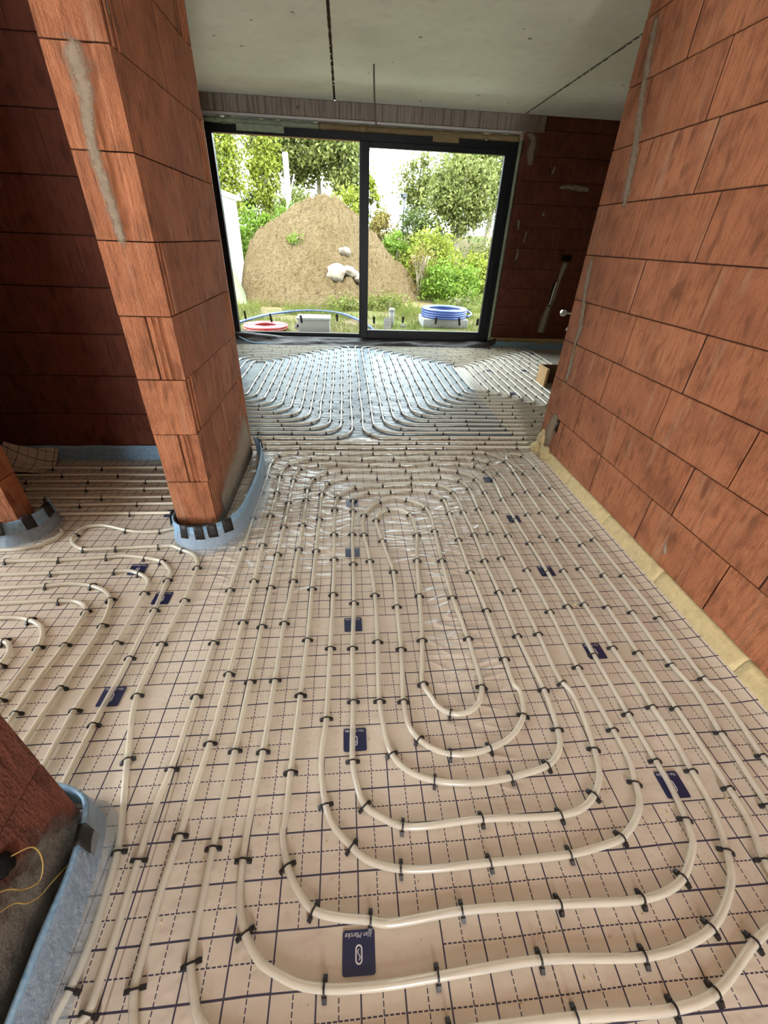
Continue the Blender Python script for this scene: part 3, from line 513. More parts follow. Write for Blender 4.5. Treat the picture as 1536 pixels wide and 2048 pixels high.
for k in range(11):
    za, zb = zc(k) + G, min(zc(k + 1), 2.8) - G
    if zb - za < .02: continue
    xs = [PX0 - .003] + ([-1.25, -1.77, -2.28, -2.62] if k % 2 else [-1.5, -2.02, -2.62])
    for a, b in zip(xs, xs[1:]): block('brick', b + .002, a, 2.895, 2.985, za, zb, M['brick_shaded'], wb)
block('side_wall', -2.75, -2.62, 2.04, 2.99, 0, 2.8, M['brick_shaded'], wb, 0)
# back wall right of the window
wk = root('wall_back', 'terracotta block wall beside the garden window, shade darkening its colour', 'wall')
block('wall_core', 2.40, 4.75, 7.02, 7.35, 0, 2.8, M['mortar_joint_shade'], wk, 0)
for k in range(11):
    za, zb = zc(k) + G, min(zc(k + 1), 2.8) - G
    if k == 0: za = .145
    if zb - za < .02: continue
    xs = [2.355] + ([2.62, 3.13, 3.65, 4.16, 4.7] if k % 2 else [2.86, 3.38, 3.90, 4.42, 4.7])
    for a, b in zip(xs, xs[1:]):
        if k == 10 and a < 2.6: a = 2.62
        block('brick', a + .0018, b, 7.0 + random.uniform(0, .003), 7.14, za, zb, M['brick_shaded'], wk)
block('plinth_block', 2.36, 4.7, 6.985, 7.10, 0, .142, M['foam_yellow'], wk, .004)
BWP = ('y', 6.999, -1)
smear('mortar_smear', BWP, [(2.36, 2.62, .03), (2.47, 2.56, .09), (2.47, 2.42, .10), (2.49, 2.27, .06)], M['mortar'], wk, .002, 11)
smear('mortar_smear', BWP, [(2.83, 2.34, .012), (2.825, 2.26, .036), (2.80, 2.19, .025)], M['mortar'], wk, .003, 12)
smear('mortar_smear', BWP, [(2.92, 2.08, .02), (3.05, 2.10, .05), (3.25, 2.09, .06), (3.42, 2.08, .04)], M['mortar'], wk, .003, 13)
smear('mortar_smear', BWP, [(3.30, 1.25, .05), (3.29, 1.18, .08), (3.26, 1.0, .05), (3.24, .8, .055), (3.17, .5, .10), (3.14, .2, .11)], M['skirt'], wk, .003, 14)
smear('mortar_smear', BWP, [(2.45, 1.75, .02), (2.47, 1.66, .04), (2.48, 1.56, .03)], M['mortar'], wk, .002, 15)
smear('mortar_smear', BWP, [(2.53, 1.40, .02), (2.53, 1.28, .035), (2.52, 1.18, .03)], M['mortar'], wk, .002, 16)
smear('mortar_smear', BWP, [(2.82, 1.84, .01), (2.80, 1.78, .035), (2.77, 1.74, .02)], M['mortar'], wk, .002, 17)
smear('mortar_smear', BWP, [(2.61, 1.62, .015), (2.60, 1.5, .03), (2.59, 1.4, .012)], M['mortar'], wk, .002, 18)
block('socket_box', 3.20, 3.38, 6.990, 7.0, 1.215, 1.325, M['mortar'], wk, .004); block('socket_hole', 3.225, 3.355, 6.985, 6.991, 1.235, 1.305, M['black'], wk, 0)
block('pipe_slot', 3.175, 3.215, 6.990, 6.997, .62, .94, M['black'], wk, .003)
o = link('slot_pipe', tube([crom([(3.19, 6.985, .64), (3.195, 6.98, .78), (3.205, 6.975, .90), (3.22, 6.98, .95)], .03)], .009, 8), M['white_plastic'], wk)
wo = root('wall_outer', 'plain outer walls enclosing the rooms out of view', 'wall')
for a in ((-2.62, -2.5, 2.99, 7.3, 0, 2.8), (-2.5, -1.72, 7.0, 7.35, 0, 2.8), (4.7, 4.85, 1.9, 7.35, 0, 2.8), (1.71, 4.85, 1.9, 2.0, 0, 2.8),
          (-4.15, -4.0, -3.1, .24, 0, 2.8), (-4.15, -4.0, 1.32, 2.05, 0, 2.8), (-4.15, -4.0, .24, 1.32, 2.45, 2.8), (-4.15, -4.0, .24, 1.32, 0, .15),
          (-4.15, .18, -3.15, -3.0, 0, 2.8), (.66, 1.75, -3.15, -3.0, 0, 2.8), (.18, .66, -3.15, -3.0, 2.15, 2.8), (.18, .66, -3.15, -3.12, 0, 2.15)):
    block('wall_panel', *a, M['brick'], wo, 0)

# ------------------------------------------------------------ ceiling of precast slabs, beam, roof above
ce = root('ceiling', 'grey precast concrete ceiling slabs with open joints', 'ceiling')
for x0, x1 in ((-4.2, -2.505), (-2.49, -.098), (-.082, 2.304), (2.322, 4.9)):
    block('slab', x0, x1, -3.15, 7.35, 2.80, 2.94, M['ceiling'], ce, .006)
for xj, s in ((-.09, 1), (2.313, 2)):                         # ragged grout left in the joints
    V = []; Fc = []; ys = np.arange(2.0, 6.98, .02)
    for i, y in enumerate(ys):
        w = .011 + .008 * noise.noise((y * 9, s, 0)); d = 2.797 - (.004 * abs(noise.noise((y * 13, s, 3))) if s == 2 else 0)
        V += [(xj - w, y, 2.7995), (xj - w * .3, y, d + .004), (xj + w * .3, y, d + .004), (xj + w, y, 2.7995)]
    for i in range(len(ys) - 1):
        for j in range(3): Fc.append((4 * i + j, 4 * i + j + 1, 4 * i + 5 + j, 4 * i + 4 + j))
    link('joint_grout', pymesh('joint_grout', V, Fc), M['mortar_joint_shade'] if s == 1 else M['mortar_grey'], ce)
    for q in range(46 if s == 2 else 14):
        y = random.uniform(4.3, 6.9) if s == 2 else random.uniform(5.2, 6.4)
        b_ = blob('grout_crumb', (xj + random.uniform(-.012, .012), y, 2.794), (random.uniform(.004, .010), random.uniform(.008, .02), .004), M['white_plastic'] if q % 3 else M['mortar'], ce, 1, .4, 3, q)
bm_ = root('beam', 'board marked concrete lintel beam above the garden window', 'beam')
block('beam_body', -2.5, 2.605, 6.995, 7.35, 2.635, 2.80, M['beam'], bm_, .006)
block('steel_angle', -2.5, 2.30, 6.985, 7.08, 2.608, 2.634, M['steel'], bm_, .003)
rf = block('roof', -4.6, 5.2, -6.0, 7.45, 2.96, 5.3, M['beam'], None, 0); tag(rf, 'upper storey of the house above the ceiling with an added sun-blocking rear overhang', 'roof', kind='structure')  # unseen from inside; rear overhang added to keep the sun out

# ------------------------------------------------------------ garden window
wi = root('window_1', 'wide black framed sliding window onto the garden', 'window')
FY0, FY1 = 7.05, 7.14
fr = M['black_frame']
block('frame_head', -1.70, 2.305, FY0, FY1, 2.455, 2.535, fr, wi); block('frame_sill', -1.70, 2.305, FY0 - .02, FY1, .012, .075, fr, wi)
block('frame_jamb', -1.70, -1.622, FY0, FY1, .075, 2.455, fr, wi); block('frame_jamb', 2.235, 2.305, FY0, FY1, .075, 2.455, fr, wi)
block('fixed_bottom_rail', -1.622, .217, FY0 + .03, FY1, .075, .142, fr, wi); block('mullion', .217, .27, FY0 + .01, FY1, .075, 2.455, fr, wi)
block('glazing_bead', -1.622, .217, FY0 + .028, FY0 + .05, 2.447, 2.4565, M['wood'], wi, .001)
block('pane', -1.622, .217, 7.095, 7.101, .142, 2.455, M['glass'], wi, 0)
sash = tag(empty('sliding_sash'), None); sash.parent = wi
for a in ((.235, .345, 7.02, 7.09, .085, 2.452), (2.135, 2.235, 7.02, 7.09, .085, 2.452), (.345, 2.135, 7.02, 7.09, .085, .212), (.345, 2.135, 7.02, 7.09, 2.393, 2.452)):
    block('sash_rail', *a, fr, sash, .004)
block('pane', .345, 2.135, 7.05, 7.056, .212, 2.393, M['glass'], sash, 0)
block('handle', 2.175, 2.195, 6.985, 7.02, .88, 1.20, fr, sash, .004)
for x in (-1.2, -.6, 0.02, .7, 1.3, 1.85): block('frame_screw', x - .004, x + .004, FY0 - .024, FY0 - .019, .045, .053, M['chrome'], wi, .001)
# foam fillings round the frame
def bead(name, p0, p1, r, mat, label, seed):
    n = 60; P = [np.array(p0) + (np.array(p1) - np.array(p0)) * i / n for i in range(n + 1)]
    rr = np.array([r * (1 + .45 * noise.noise((i * .35, seed, 0))) for i in range(n + 1)])
    return tag(link(name, tube([P], rr, 7), mat), label, 'foam')
bead('foam_bead', (2.332, 7.07, .05), (2.332, 7.07, 2.56), .026, M['foam_green'], 'pale green foam bead between window frame and right reveal', 3)
bead('foam_bead', (-.3, 7.09, 2.573), (2.31, 7.09, 2.573), .040, M['foam_tan'], 'tan foam filling above the right half of the window head', 5)
bead('foam_bead', (-1.70, 7.09, 2.573), (-.3, 7.09, 2.573), .038, M['foam_green'], 'greenish foam filling above the left half of the window head', 8)
for (x0, x1, z0, z1, lab) in ((-1.31, -.73, 2.478, 2.545, 'dull green packing tape over the window head left of the mullion'), (1.16, 1.50, 2.488, 2.56, 'dull brown packing tape over the window head right of the mullion')):
    def tf(i, j, x0=x0, x1=x1, z0=z0, z1=z1): return (x0 + (x1 - x0) * i / 12, 7.046 - .002 * math.sin(i * 1.3), z0 + (z1 - z0) * j / 3 + .004 * noise.noise((i * .9, j, x0)))
    tag(link('packing_tape', grid_mesh('packing_tape', 13, 4, tf), M['foam_tan'] if x0 > 0 else M['foam_green']), lab, 'tape')
# ------------------------------------------------------------ heating pipes and their clips
PR = .0098; PZ = .0125
def clip_mesh():
    V = []; Fc = []; n = 7; w = .0022; r0, r1 = .0106, .0132
    for i in range(n + 1):
        a = PI * i / n
        for r in (r0, r1):
            for y in (-w, w): V.append((r * math.cos(a), y, PZ + r * math.sin(a) - .001))
    for i in range(n):
        b = 4 * i; c = b + 4
        Fc += [(b + 2, b + 3, c + 3, c + 2), (b, c, c + 1, b + 1), (b, b + 2, c + 2, c), (b + 1, c + 1, c + 3, b + 3)]
    for s in (1, -1):                                   # flared feet
        b = len(V)
        for x, z in ((.0105, .014), (.0150, .014), (.0235, .0065), (.0215, .0005), (.0110, .0005)):
            for y in (-.0048, .0048): V.append((s * x, y, z))
        Fc += [(b, b + 2, b + 4, b + 6, b + 8), (b + 9, b + 7, b + 5, b + 3, b + 1)]
        for i in range(5): j = (i + 1) % 5; Fc.append((b + 2 * i, b + 2 * i + 1, b + 2 * j + 1, b + 2 * j))
    return pymesh('clip', V, Fc)
CLIP = clip_mesh(); CLIP.materials.append(M['clip'])
def add_clip(parent, x, y, tx, ty, z=0):
    o = bpy.data.objects.new('clip', CLIP); C.objects.link(o); o.parent = parent
    o.location = (x, y, z); o.rotation_euler = (random.uniform(-.12, .12), 0, math.atan2(ty, tx) - PI / 2 + random.uniform(-.09, .09))
def circuit(label, traces, sides=8, step=.02):
    root_ = tag(empty('heating_pipe'), label, 'pipe', 'underfloor heating pipe circuits')
    paths = []
    for tr in traces:
        P = crom([(p[0], p[1]) for p in tr], step)
        z = np.array([PZ + max(0., floor_z(x, y)) for x, y in P]) + .0012 * np.sin(np.arange(len(P)) * .21)
        paths.append(np.column_stack([P, z]))
        pts = np.array([p[:2] for p in tr])
        for i, p in enumerate(tr):
            if len(p) > 2:
                d = ((P - pts[i]) ** 2).sum(1); k = int(d.argmin()); a, b = P[max(k - 2, 0)], P[min(k + 2, len(P) - 1)]
                add_clip(root_, P[k][0], P[k][1], b[0] - a[0], b[1] - a[1], max(0., floor_z(*P[k])))
    link('pipe', tube(paths, PR, sides), M['pipe'], root_)
    return root_
circuit('milky white pipe spiralling as nested loops across the corridor floor in front', [TR_MAIN])
circuit('milky pipe with a tight hook lying beside the yellow plinth', [TR_HOOK])
circuit('milky pipe bending round from the left room below the brick pillar', [TR_LEFT, TR_L2, TR_L3, TR_L4, TR_L5, TR_L6, TR_L7])
o = circuit('pale pipe end lying against the blue strip at far left', [TR_STRIP])

def auto_clips(tr, spacing):
    P = crom([p[:2] for p in tr], .03); out = []; acc = random.uniform(0, spacing)
    for a, b in zip(P, P[1:]):
        acc += np.linalg.norm(b - a)
        if acc > spacing: out.append((b, b - a)); acc = random.uniform(-.05, .03)
    return P, out
def far_circuit(label, traces, spacing=.24, vis=None):
    r = tag(empty('heating_pipe'), label, 'pipe', 'underfloor heating pipe circuits'); paths = []
    for tr in traces:
        P, cl = auto_clips(tr, spacing)
        paths.append(np.column_stack([P, np.full(len(P), PZ + .001)]))
        for p, t in cl:
            if vis is None or vis(*p): add_clip(r, p[0], p[1], t[0], t[1])
    link('pipe', tube(paths, PR, 6), M['pipe_far'], r); return r
def arc(cx, cy, r, a0, a1, n=5): return [(cx + r * math.cos(math.radians(a0 + (a1 - a0) * i / n)), cy + r * math.sin(math.radians(a0 + (a1 - a0) * i / n))) for i in range(n + 1)]
def lin(a, b, st=.35):
    n = max(1, int(math.dist(a, b) / st)); return [(a[0] + (b[0] - a[0]) * i / n + random.uniform(-.006, .006) * (0 < i < n), a[1] + (b[1] - a[1]) * i / n + random.uniform(-.006, .006) * (0 < i < n)) for i in range(n + 1)]
def u_left(k):
    xr = .045 - .098 * (k - 1); yb = 3.274 + .098 * (k - 1); yt = 6.80 - .092 * (k - 1); xl = -2.24 - xr; R = .17 + .006 * (k % 3); R2 = .12
    if k <= 9:
        p = lin((-2.05, yb), (xr - R, yb)) + arc(xr - R, yb + R, R, -90, 0) + lin((xr, yb + R), (xr, yt - R2)) + arc(xr - R2, yt - R2, R2, 0, 90) + lin((xr - R2, yt), (-2.05, yt))
    else:
        R = min(R, (xr - xl) / 2 - .005); R2 = min(R2, (xr - xl) / 2 - .005)
        p = lin((xl, yb + .3), (xl, yt - R2)) + arc(xl + R2, yt - R2, R2, 180, 90) + arc(xr - R2, yt - R2, R2, 90, 0) + lin((xr, yt - R2), (xr, yb + R)) + arc(xr - R, yb + R, R, 0, -90) + arc(xl + R, yb + R, R, -90, -180)
    return p
vis_l = lambda x, y: x > -.46 * y * .62 - .2 and x > -1.75
far_circuit('milky pipe in nested loops on the far left below the fixed window pane', [u_left(k) for k in range(1, 13)], .25, lambda x, y: x > -.235 * y - .02)
def u_right(k):
    xl = .145 + .099 * k; xr = 2.92 - .1 * k; yb = 3.27 + .1 * k; yt = 6.86 - .088 * k; R = .20 if k < 12 else .10; R2 = .13 if k < 12 else .09; R3 = .12 if k < 12 else .08
    p = []
    if k < 7:
        p += lin((2.25, yb), (xl + R, yb))
        p += arc(xl + R, yb + R, R, 270, 180) + lin((xl, yb + R), (xl, yt - R2)) + arc(xl + R2, yt - R2, R2, 180, 90) + lin((xl + R2, yt), (xr - R2 * 2, yt)) + arc(xr - R2 * 2, yt - R2 * 2, R2 * 2, 90, 0) + lin((xr, yt - R2 * 2), (xr, 5.2 if xr > 2.33 else 4.3))
    else:
        p += lin((xr - R3, yb), (xl + R, yb)) + arc(xl + R, yb + R, R, 270, 180) + lin((xl, yb + R), (xl, yt - R2)) + arc(xl + R2, yt - R2, R2, 180, 90) + lin((xl + R2, yt), (xr - R2, yt)) + arc(xr - R2, yt - R2, R2, 90, 0) + lin((xr, yt - R2), (xr, yb + R3)) + arc(xr - R3, yb + R3, R3, 0, -90)
    return p
far_circuit('milky pipe in nested oval loops on the far right before the sliding sash', [u_right(k) for k in range(14)], .30, lambda x, y: x < .52 * y + .1)
far_circuit('pair of straight milky pipes crossing from pillar to right wall end', [lin((-1.2, 3.175), (2.1, 3.165)), lin((-1.2, 3.08), (2.1, 3.07))], .27)
far_circuit('milky pipe rows laid across the dark side room floor', [lin((-2.5, y), (-.95, y + .02 * math.sin(y * 9))) for y in (2.14, 2.235, 2.32, 2.44, 2.55, 2.64, 2.74)], .33)

# ------------------------------------------------------------ blue edge strips, film skirts, black tapes
def ribbon(path, z0, z1, thick, name, mat, parent, lean=0., wav=0., seed=0):
    P = crom(path, .02); T = np.gradient(P, axis=0); T /= np.linalg.norm(T, axis=1)[:, None]; Nn = np.column_stack([T[:, 1], -T[:, 0]])
    V = []; Fc = []; rows = 5
    for i in range(len(P)):
        for side in (0, 1):
            for j in range(rows):
                t = j / (rows - 1); off = (side - .5) * thick + lean * (1 - t) + wav * noise.noise((P[i][0] * 8, P[i][1] * 8, j * .8 + seed))
                top = wav * 1.2 * noise.noise((P[i][0] * 6, P[i][1] * 6, 9 + seed)) if j == rows - 1 else 0
                V.append((P[i][0] + Nn[i][0] * off, P[i][1] + Nn[i][1] * off, z0 + (z1 - z0) * t + top))
    m = 2 * rows
    for i in range(len(P) - 1):
        a, b = i * m, (i + 1) * m
        for j in range(rows - 1): Fc += [(a + j, b + j, b + j + 1, a + j + 1), (a + rows + j, a + rows + j + 1, b + rows + j + 1, b + rows + j)]
        Fc += [(a + rows - 1, b + rows - 1, b + m - 1, a + m - 1)]
    Fc += [tuple(range(rows)) + tuple(range(m - 1, rows - 1, -1))]; e = (len(P) - 1) * m; Fc += [tuple(e + q for q in (list(range(rows - 1, -1, -1)) + list(range(rows, m))))]
    return link(name, pymesh(name, V, Fc, True), mat, parent)
def skirt(path, za, out, name, parent, seed=0):
    """clear film that hangs on the strip and spreads over the floor"""
    P = crom(path, .018); T = np.gradient(P, axis=0); T /= np.linalg.norm(T, axis=1)[:, None]; Nn = np.column_stack([T[:, 1], -T[:, 0]]); m = 9; V = []
    for i in range(len(P)):
        for j in range(m):
            t = j / (m - 1); q = noise.noise((P[i][0] * 16, P[i][1] * 16, t * 2 + seed))
            fd = min(1, i / 8, (len(P) - 1 - i) / 8); off = .008 + out * t * (.25 + .75 * fd) * (1 + .35 * noise.noise((P[i][0] * 5, P[i][1] * 5, seed))); z = za * (1 - t) ** 2.2 + .004 + .010 * max(0, q) * t
            V.append((P[i][0] + Nn[i][0] * off, P[i][1] + Nn[i][1] * off, z))
    Fc = [(i * m + j, (i + 1) * m + j, (i + 1) * m + j + 1, i * m + j + 1) for i in range(len(P) - 1) for j in range(m - 1)]
    return link(name, pymesh(name, V, Fc, True), M['film'], parent)
def wrap_tape(parent, x, y, nx, ny, w, z0, z1, tilt=0.):
    tx, ty = -ny, nx; V = []
    for j in range(5):
        zz = z0 + (z1 - z0) * min(j, 3) / 3
        for i in range(4):
            s = (i / 3 - .5) * w; o = (.0185 - .0028 * j) if j < 4 else -.006
            V.append((x + tx * (s + tilt * j * .003) + nx * o, y + ty * (s + tilt * j * .003) + ny * o, zz + tilt * s * .4 + (.0015 if j >= 3 else 0)))
    Fc = [(j * 4 + i, j * 4 + i + 1, j * 4 + 5 + i, j * 4 + 4 + i) for j in range(4) for i in range(3)]
    me_ = pymesh('tape_piece', V, Fc, True); o = link('tape_piece', me_, M['tape'], parent)
    md = o.modifiers.new('thick', 'SOLIDIFY'); md.thickness = .0012; return o
es = tag(empty('edge_strip'), 'blue foam edge strip curving round the foot of the brick pillar', 'edge strip')
PA = [(-.955, 2.10), (-.945, 1.98), (-.925, 1.90), (-.87, 1.84), (-.79, 1.82), (-.70, 1.845), (-.635, 1.91), (-.60, 2.02), (-.585, 2.2), (-.582, 2.42), (-.592, 2.62), (-.615, 2.80), (-.66, 2.95), (-.70, 3.0)]
ribbon(PA, .002, .135, .009, 'foam_strip', M['blue_foam'], es, lean=.012, wav=.003, seed=1)
skirt(PA[2:], .095, .06, 'film_skirt', es, 1)
for (x, y, nx, ny, w, tl) in ((-.847, 1.833, -.35, -.94, .044, .2), (-.772, 1.821, .12, -.99, .046, -.2), (-.712, 1.838, .3, -.95, .048, -.15), (-.650, 1.885, .62, -.78, .052, -.1), (-.945, 1.955, -1, -.1, .05, 0), (-.655, 2.94, .8, .5, .05, 0)):
    wrap_tape(es, x, y, nx, ny, w, .068, .142, tl)
es2 = tag(empty('edge_strip'), 'blue foam edge strip along the lower left wall end', 'edge strip')
PB = [(-.93, .60), (-.85, .615), (-.775, .603), (-.722, .572), (-.697, .52), (-.684, .44), (-.678, .34), (-.672, .2), (-.668, .05), (-.668, -.3)][::-1]
ribbon(PB, .002, .125, .009, 'foam_strip', M['blue_foam'], es2, lean=.010, wav=.004, seed=2)
skirt(PB[:-2], .115, .06, 'film_skirt', es2, 2)
wrap_tape(es2, -.689, .485, .97, .2, .050, .055, .132, .0); 
es3 = tag(empty('edge_strip'), 'blue foam edge strip round the wall end at far left', 'edge strip')
PC = [(-2.5, 1.885), (-2.1, 1.882), (-1.85, 1.872), (-1.74, 1.885), (-1.67, 1.935), (-1.645, 2.01), (-1.655, 2.10), (-1.69, 2.15)]
ribbon(PC, .002, .135, .009, 'foam_strip', M['blue_foam'], es3, lean=.012, wav=.003, seed=3)
skirt(PC[1:], .075, .05, 'film_skirt', es3, 3)
for (x, y, nx, ny, w, tl) in ((-1.775, 1.878, -.05, -1, .05, .3), (-1.672, 1.935, .8, -.6, .05, -.2), (-1.648, 2.05, 1, .1, .06, 0)): wrap_tape(es3, x, y, nx, ny, w, .075, .142, tl)
es4 = tag(empty('edge_strip'), 'dark blue foam strip sagging along the dark back wall foot', 'edge strip')
ribbon([(2.36, 6.93), (2.6, 6.90), (2.9, 6.88), (3.2, 6.92), (3.5, 6.90), (3.9, 6.93)], .002, .10, .008, 'foam_strip', M['blue_foam'], es4, .03, .03, 4)
es5 = tag(empty('edge_strip'), 'blue strip at the back wall foot in the dark room', 'edge strip')
ribbon([(-.93, 2.875), (-1.6, 2.87), (-2.55, 2.875)], .002, .12, .008, 'foam_strip', M['blue_foam'], es5, .005, .004, 5)
# loose film flap in the dark room
def flap(i, j):
    u, v = i / 14, j / 10; x = -2.33 + .30 * u; y = 2.62 + .20 * v + .06 * u; return (x, y, .012 + .16 * v ** 2 * (1 - .5 * u) + .02 * math.sin(u * 4 + v * 3))
tag(link('film_flap', grid_mesh('film_flap', 15, 11, flap), M['floor']), 'loose corner of printed film curling up in the dark room', 'film')
# dark rubber sheet under the window
def rub(i, j):
    u, v = i / 110, j / 16; x = -1.69 + 3.98 * u
    s = noise.noise((x * 1.6, v * 2.2, 1)); s2 = noise.noise((x * 4.5 + v * 2, v * 5, 7))
    y = 7.02 - .27 * v - .03 * s * v; z = .085 * (1 - v) ** 1.2 + .012 + .075 * max(0, s) * math.sin(PI * min(1, v * 1.05)) + .018 * s2 * math.sin(PI * v)
    if x < -.95: z += .05 * min(1, (-.95 - x) * 2) * (1 - v)
    return (x, y, max(z, .006))
tag(link('rubber_sheet', grid_mesh('rubber_sheet', 111, 17, rub), M['membrane_black']), 'rumpled dark rubber sheet lying under the garden window', 'sheet')
def roll(i, j):
    a = i / 10 * 2 * PI * 1.2; r = .035 + .01 * i / 10; t = j / 8
    return (2.30 + .16 * (t - .5) + .02 * t, 6.93 + r * math.cos(a), .055 + r * math.sin(a) + .05 * t * t)
tag(link('sheet_roll', grid_mesh('sheet_roll', 11, 9, roll), M['membrane_black']), 'curled end of dark rubber sheet at the right window foot', 'sheet')
tag(link('thin_hose', tube([crom([(-1.72, 6.98, .12), (-1.6, 6.9, .09), (-1.45, 6.82, .04), (-1.2, 6.80, .025), (-.9, 6.83, .02)], .03)], .012, 6), M['blue_foam']), 'thin blue tube emerging below the left window pane', 'tube')

# ------------------------------------------------------------ black tape strips and papers on the glass
TP = [(-1.521, .372, .028, .115, .05, 'leftmost black tape strip on the fixed pane'), (-1.138, .339, .03, .12, .15, 'second black tape strip from the left on the fixed pane'), (-.679, .335, .034, .11, .12, 'black tape strip holding a tag on the fixed pane'), (-.126, .369, .034, .10, .06, 'black tape strip nearest the mullion on the fixed pane'),
      (.447, .354, .034, .10, 0, 'leftmost black tape strip on the sliding sash'), (.902, .368, .034, .09, -.1, 'black tape strip above a small white tag on the sash'), (1.426, .365, .034, .10, -.06, 'black tape strip before the blue hose coil'), (1.803, .36, .036, .11, .2, 'slanted black tape strip right of the blue hose coil'), (2.10, .36, .04, .10, 0, 'black tape strip at the right edge of the sash pane')]
for x, z, w, h, tl, lab in TP:
    Y = 7.091 if x < .2 else 7.046
    V = [(x + dx * w / 2 - tl * dz * h * .9, Y + (.0012 * math.sin(k)), z + dz * h) for k, dz in enumerate((-.5, -.17, .17, .5)) for dx in (-1, 0, 1)]
    o = link('tape_strip', pymesh('tape_strip', V, [(3 * j + i, 3 * j + i + 1, 3 * j + 4 + i, 3 * j + 3 + i) for j in range(3) for i in range(2)]), M['tape']); o.modifiers.new('thick', 'SOLIDIFY').thickness = .001
    tag(o, 'small ' + lab, 'tape', 'black tape strips on the window panes')
def paper(x, z, w, h, tilt, Y, label, marks):
    o = empty('paper_tag', (x, Y, z)); o.rotation_euler = (0, tilt, 0); tag(o, label, 'tag')
    block_ = link('sheet', box_mesh(w, .001, h, 0).copy(), M['white_plastic'], o)
    for (mx, mz, mw, mh) in marks:
        q = link('mark', box_mesh(mw, .0008, mh, 0).copy(), M['navy'] if marks[0][2] < .05 else M['tape'], o); q.location = (mx, -.001, mz)
paper(-.745, .235, .075, .10, .3, 7.09, 'white tag with a dark round mark on the fixed pane', [(.006, .0, .03, .045), (0, -.04, .05, .008)])
paper(.905, .285, .085, .045, 0, 7.044, 'small white tag with a black line on the sash', [(0, -.018, .09, .008)])
paper(.66, .31, .12, .16, 0, 7.044, 'pale paper sticker near the mullion on the sash', [(0, .02, .06, .004), (0, -.02, .06, .004)])

# ------------------------------------------------------------ cable from the ceiling, timber box, pressure gauge
tag(link('ceiling_cable', tube([crom([(.308, 5.629, 2.81), (.31, 5.63, 2.72), (.318, 5.63, 2.58), (.33, 5.64, 2.44), (.345, 5.65, 2.36)], .02)], .009, 7), M['mortar_grey']), 'stiff grey cable hanging down from the concrete ceiling', 'cable')
bxr = tag(empty('timber_box'), 'raw timber box around pipe risers behind the right wall end', 'box')
block('side_board', 2.335, 2.365, 4.78, 5.02, 0, .215, M['wood'], bxr); block('side_board', 2.60, 2.63, 4.70, 5.02, 0, .215, M['wood'], bxr)
block('back_board', 2.365, 2.60, 4.99, 5.02, 0, .215, M['wood_shaded'], bxr); block('inner_board', 2.366, 2.378, 4.79, 4.99, 0, .205, M['wood_shaded'], bxr)
ga = tag(empty('pressure_gauge', (2.419, 4.9, 0)), 'small round white pressure gauge on a riser behind the wall end', 'gauge')
def disc(name, r, th, mat, loc, par, n=20):
    bm = bmesh.new(); bmesh.ops.create_cone(bm, cap_ends=True, segments=n, radius1=r, radius2=r * .96, depth=th); bmesh.ops.rotate(bm, verts=bm.verts, matrix=Matrix.Rotation(PI / 2, 3, 'X'))
    me_ = bpy.data.meshes.new(name); bm.to_mesh(me_); bm.free(); o = link(name, me_, mat, par); o.location = loc; return o
disc('case', .036, .025, M['chrome'], (0, 0, .797), ga); disc('dial', .031, .004, M['white_plastic'], (0, -.0145, .797), ga)
block('needle', -.002, .002, -.0185, -.0168, 0, .024, M['tape'], None, 0); nd = bpy.data.objects['needle']; nd.parent = [c for c in ga.children if c.name.startswith('dial')][0]; nd.location = (.004, -.003, .008); nd.rotation_euler = (0, -.6, 0)
link('stem', tube([[(.03, 0, .797), (.055, 0, .796), (.10, 0, .793), (.135, 0, .79)]], .010, 10), M['chrome'], ga)
link('riser_pipe', tube([crom([(.135, 0, .83), (.135, .0, .5), (.12, .0, .2), (.10, .0, .01)], .04)], .012, 8), M['white_plastic'], ga)
link('valve_lever', tube([crom([(.07, -.02, .622), (.085, -.01, .645), (.10, 0, .655), (.135, 0, .66)], .02)], .007, 6), M['white_plastic'], ga)

# crumbs of foam and plaster on the film
crumb_pts = []
for _ in range(420):
    if random.random() < .75: x, y = random.gauss(.9, .28), random.gauss(.85, .38)
    else: x, y = random.gauss(-.25, .3), random.gauss(.6, .3)
    if y > .05 and -.6 < x < 1.45: crumb_pts.append((x, y))
V = []; Fc = []
for x, y in crumb_pts:
    s = random.uniform(.0008, .0028) * (2.2 if random.random() < .04 else 1); b = len(V); z = max(0, floor_z(x, y)) + .0004
    for dx, dy, dz in ((-1, -1, 0), (1, -1, 0), (1, 1, 0), (-1, 1, 0), (0, 0, 1.2)): V.append((x + dx * s * random.uniform(.6, 1.3), y + dy * s * random.uniform(.6, 1.3), z + dz * s))
    Fc += [(b, b + 1, b + 4), (b + 1, b + 2, b + 4), (b + 2, b + 3, b + 4), (b + 3, b, b + 4)]
tag(link('crumbs', pymesh('crumbs', V, Fc), M['foam_yellow']), 'scattered pale crumbs of plaster and foam on the floor film', 'debris', kind='stuff')
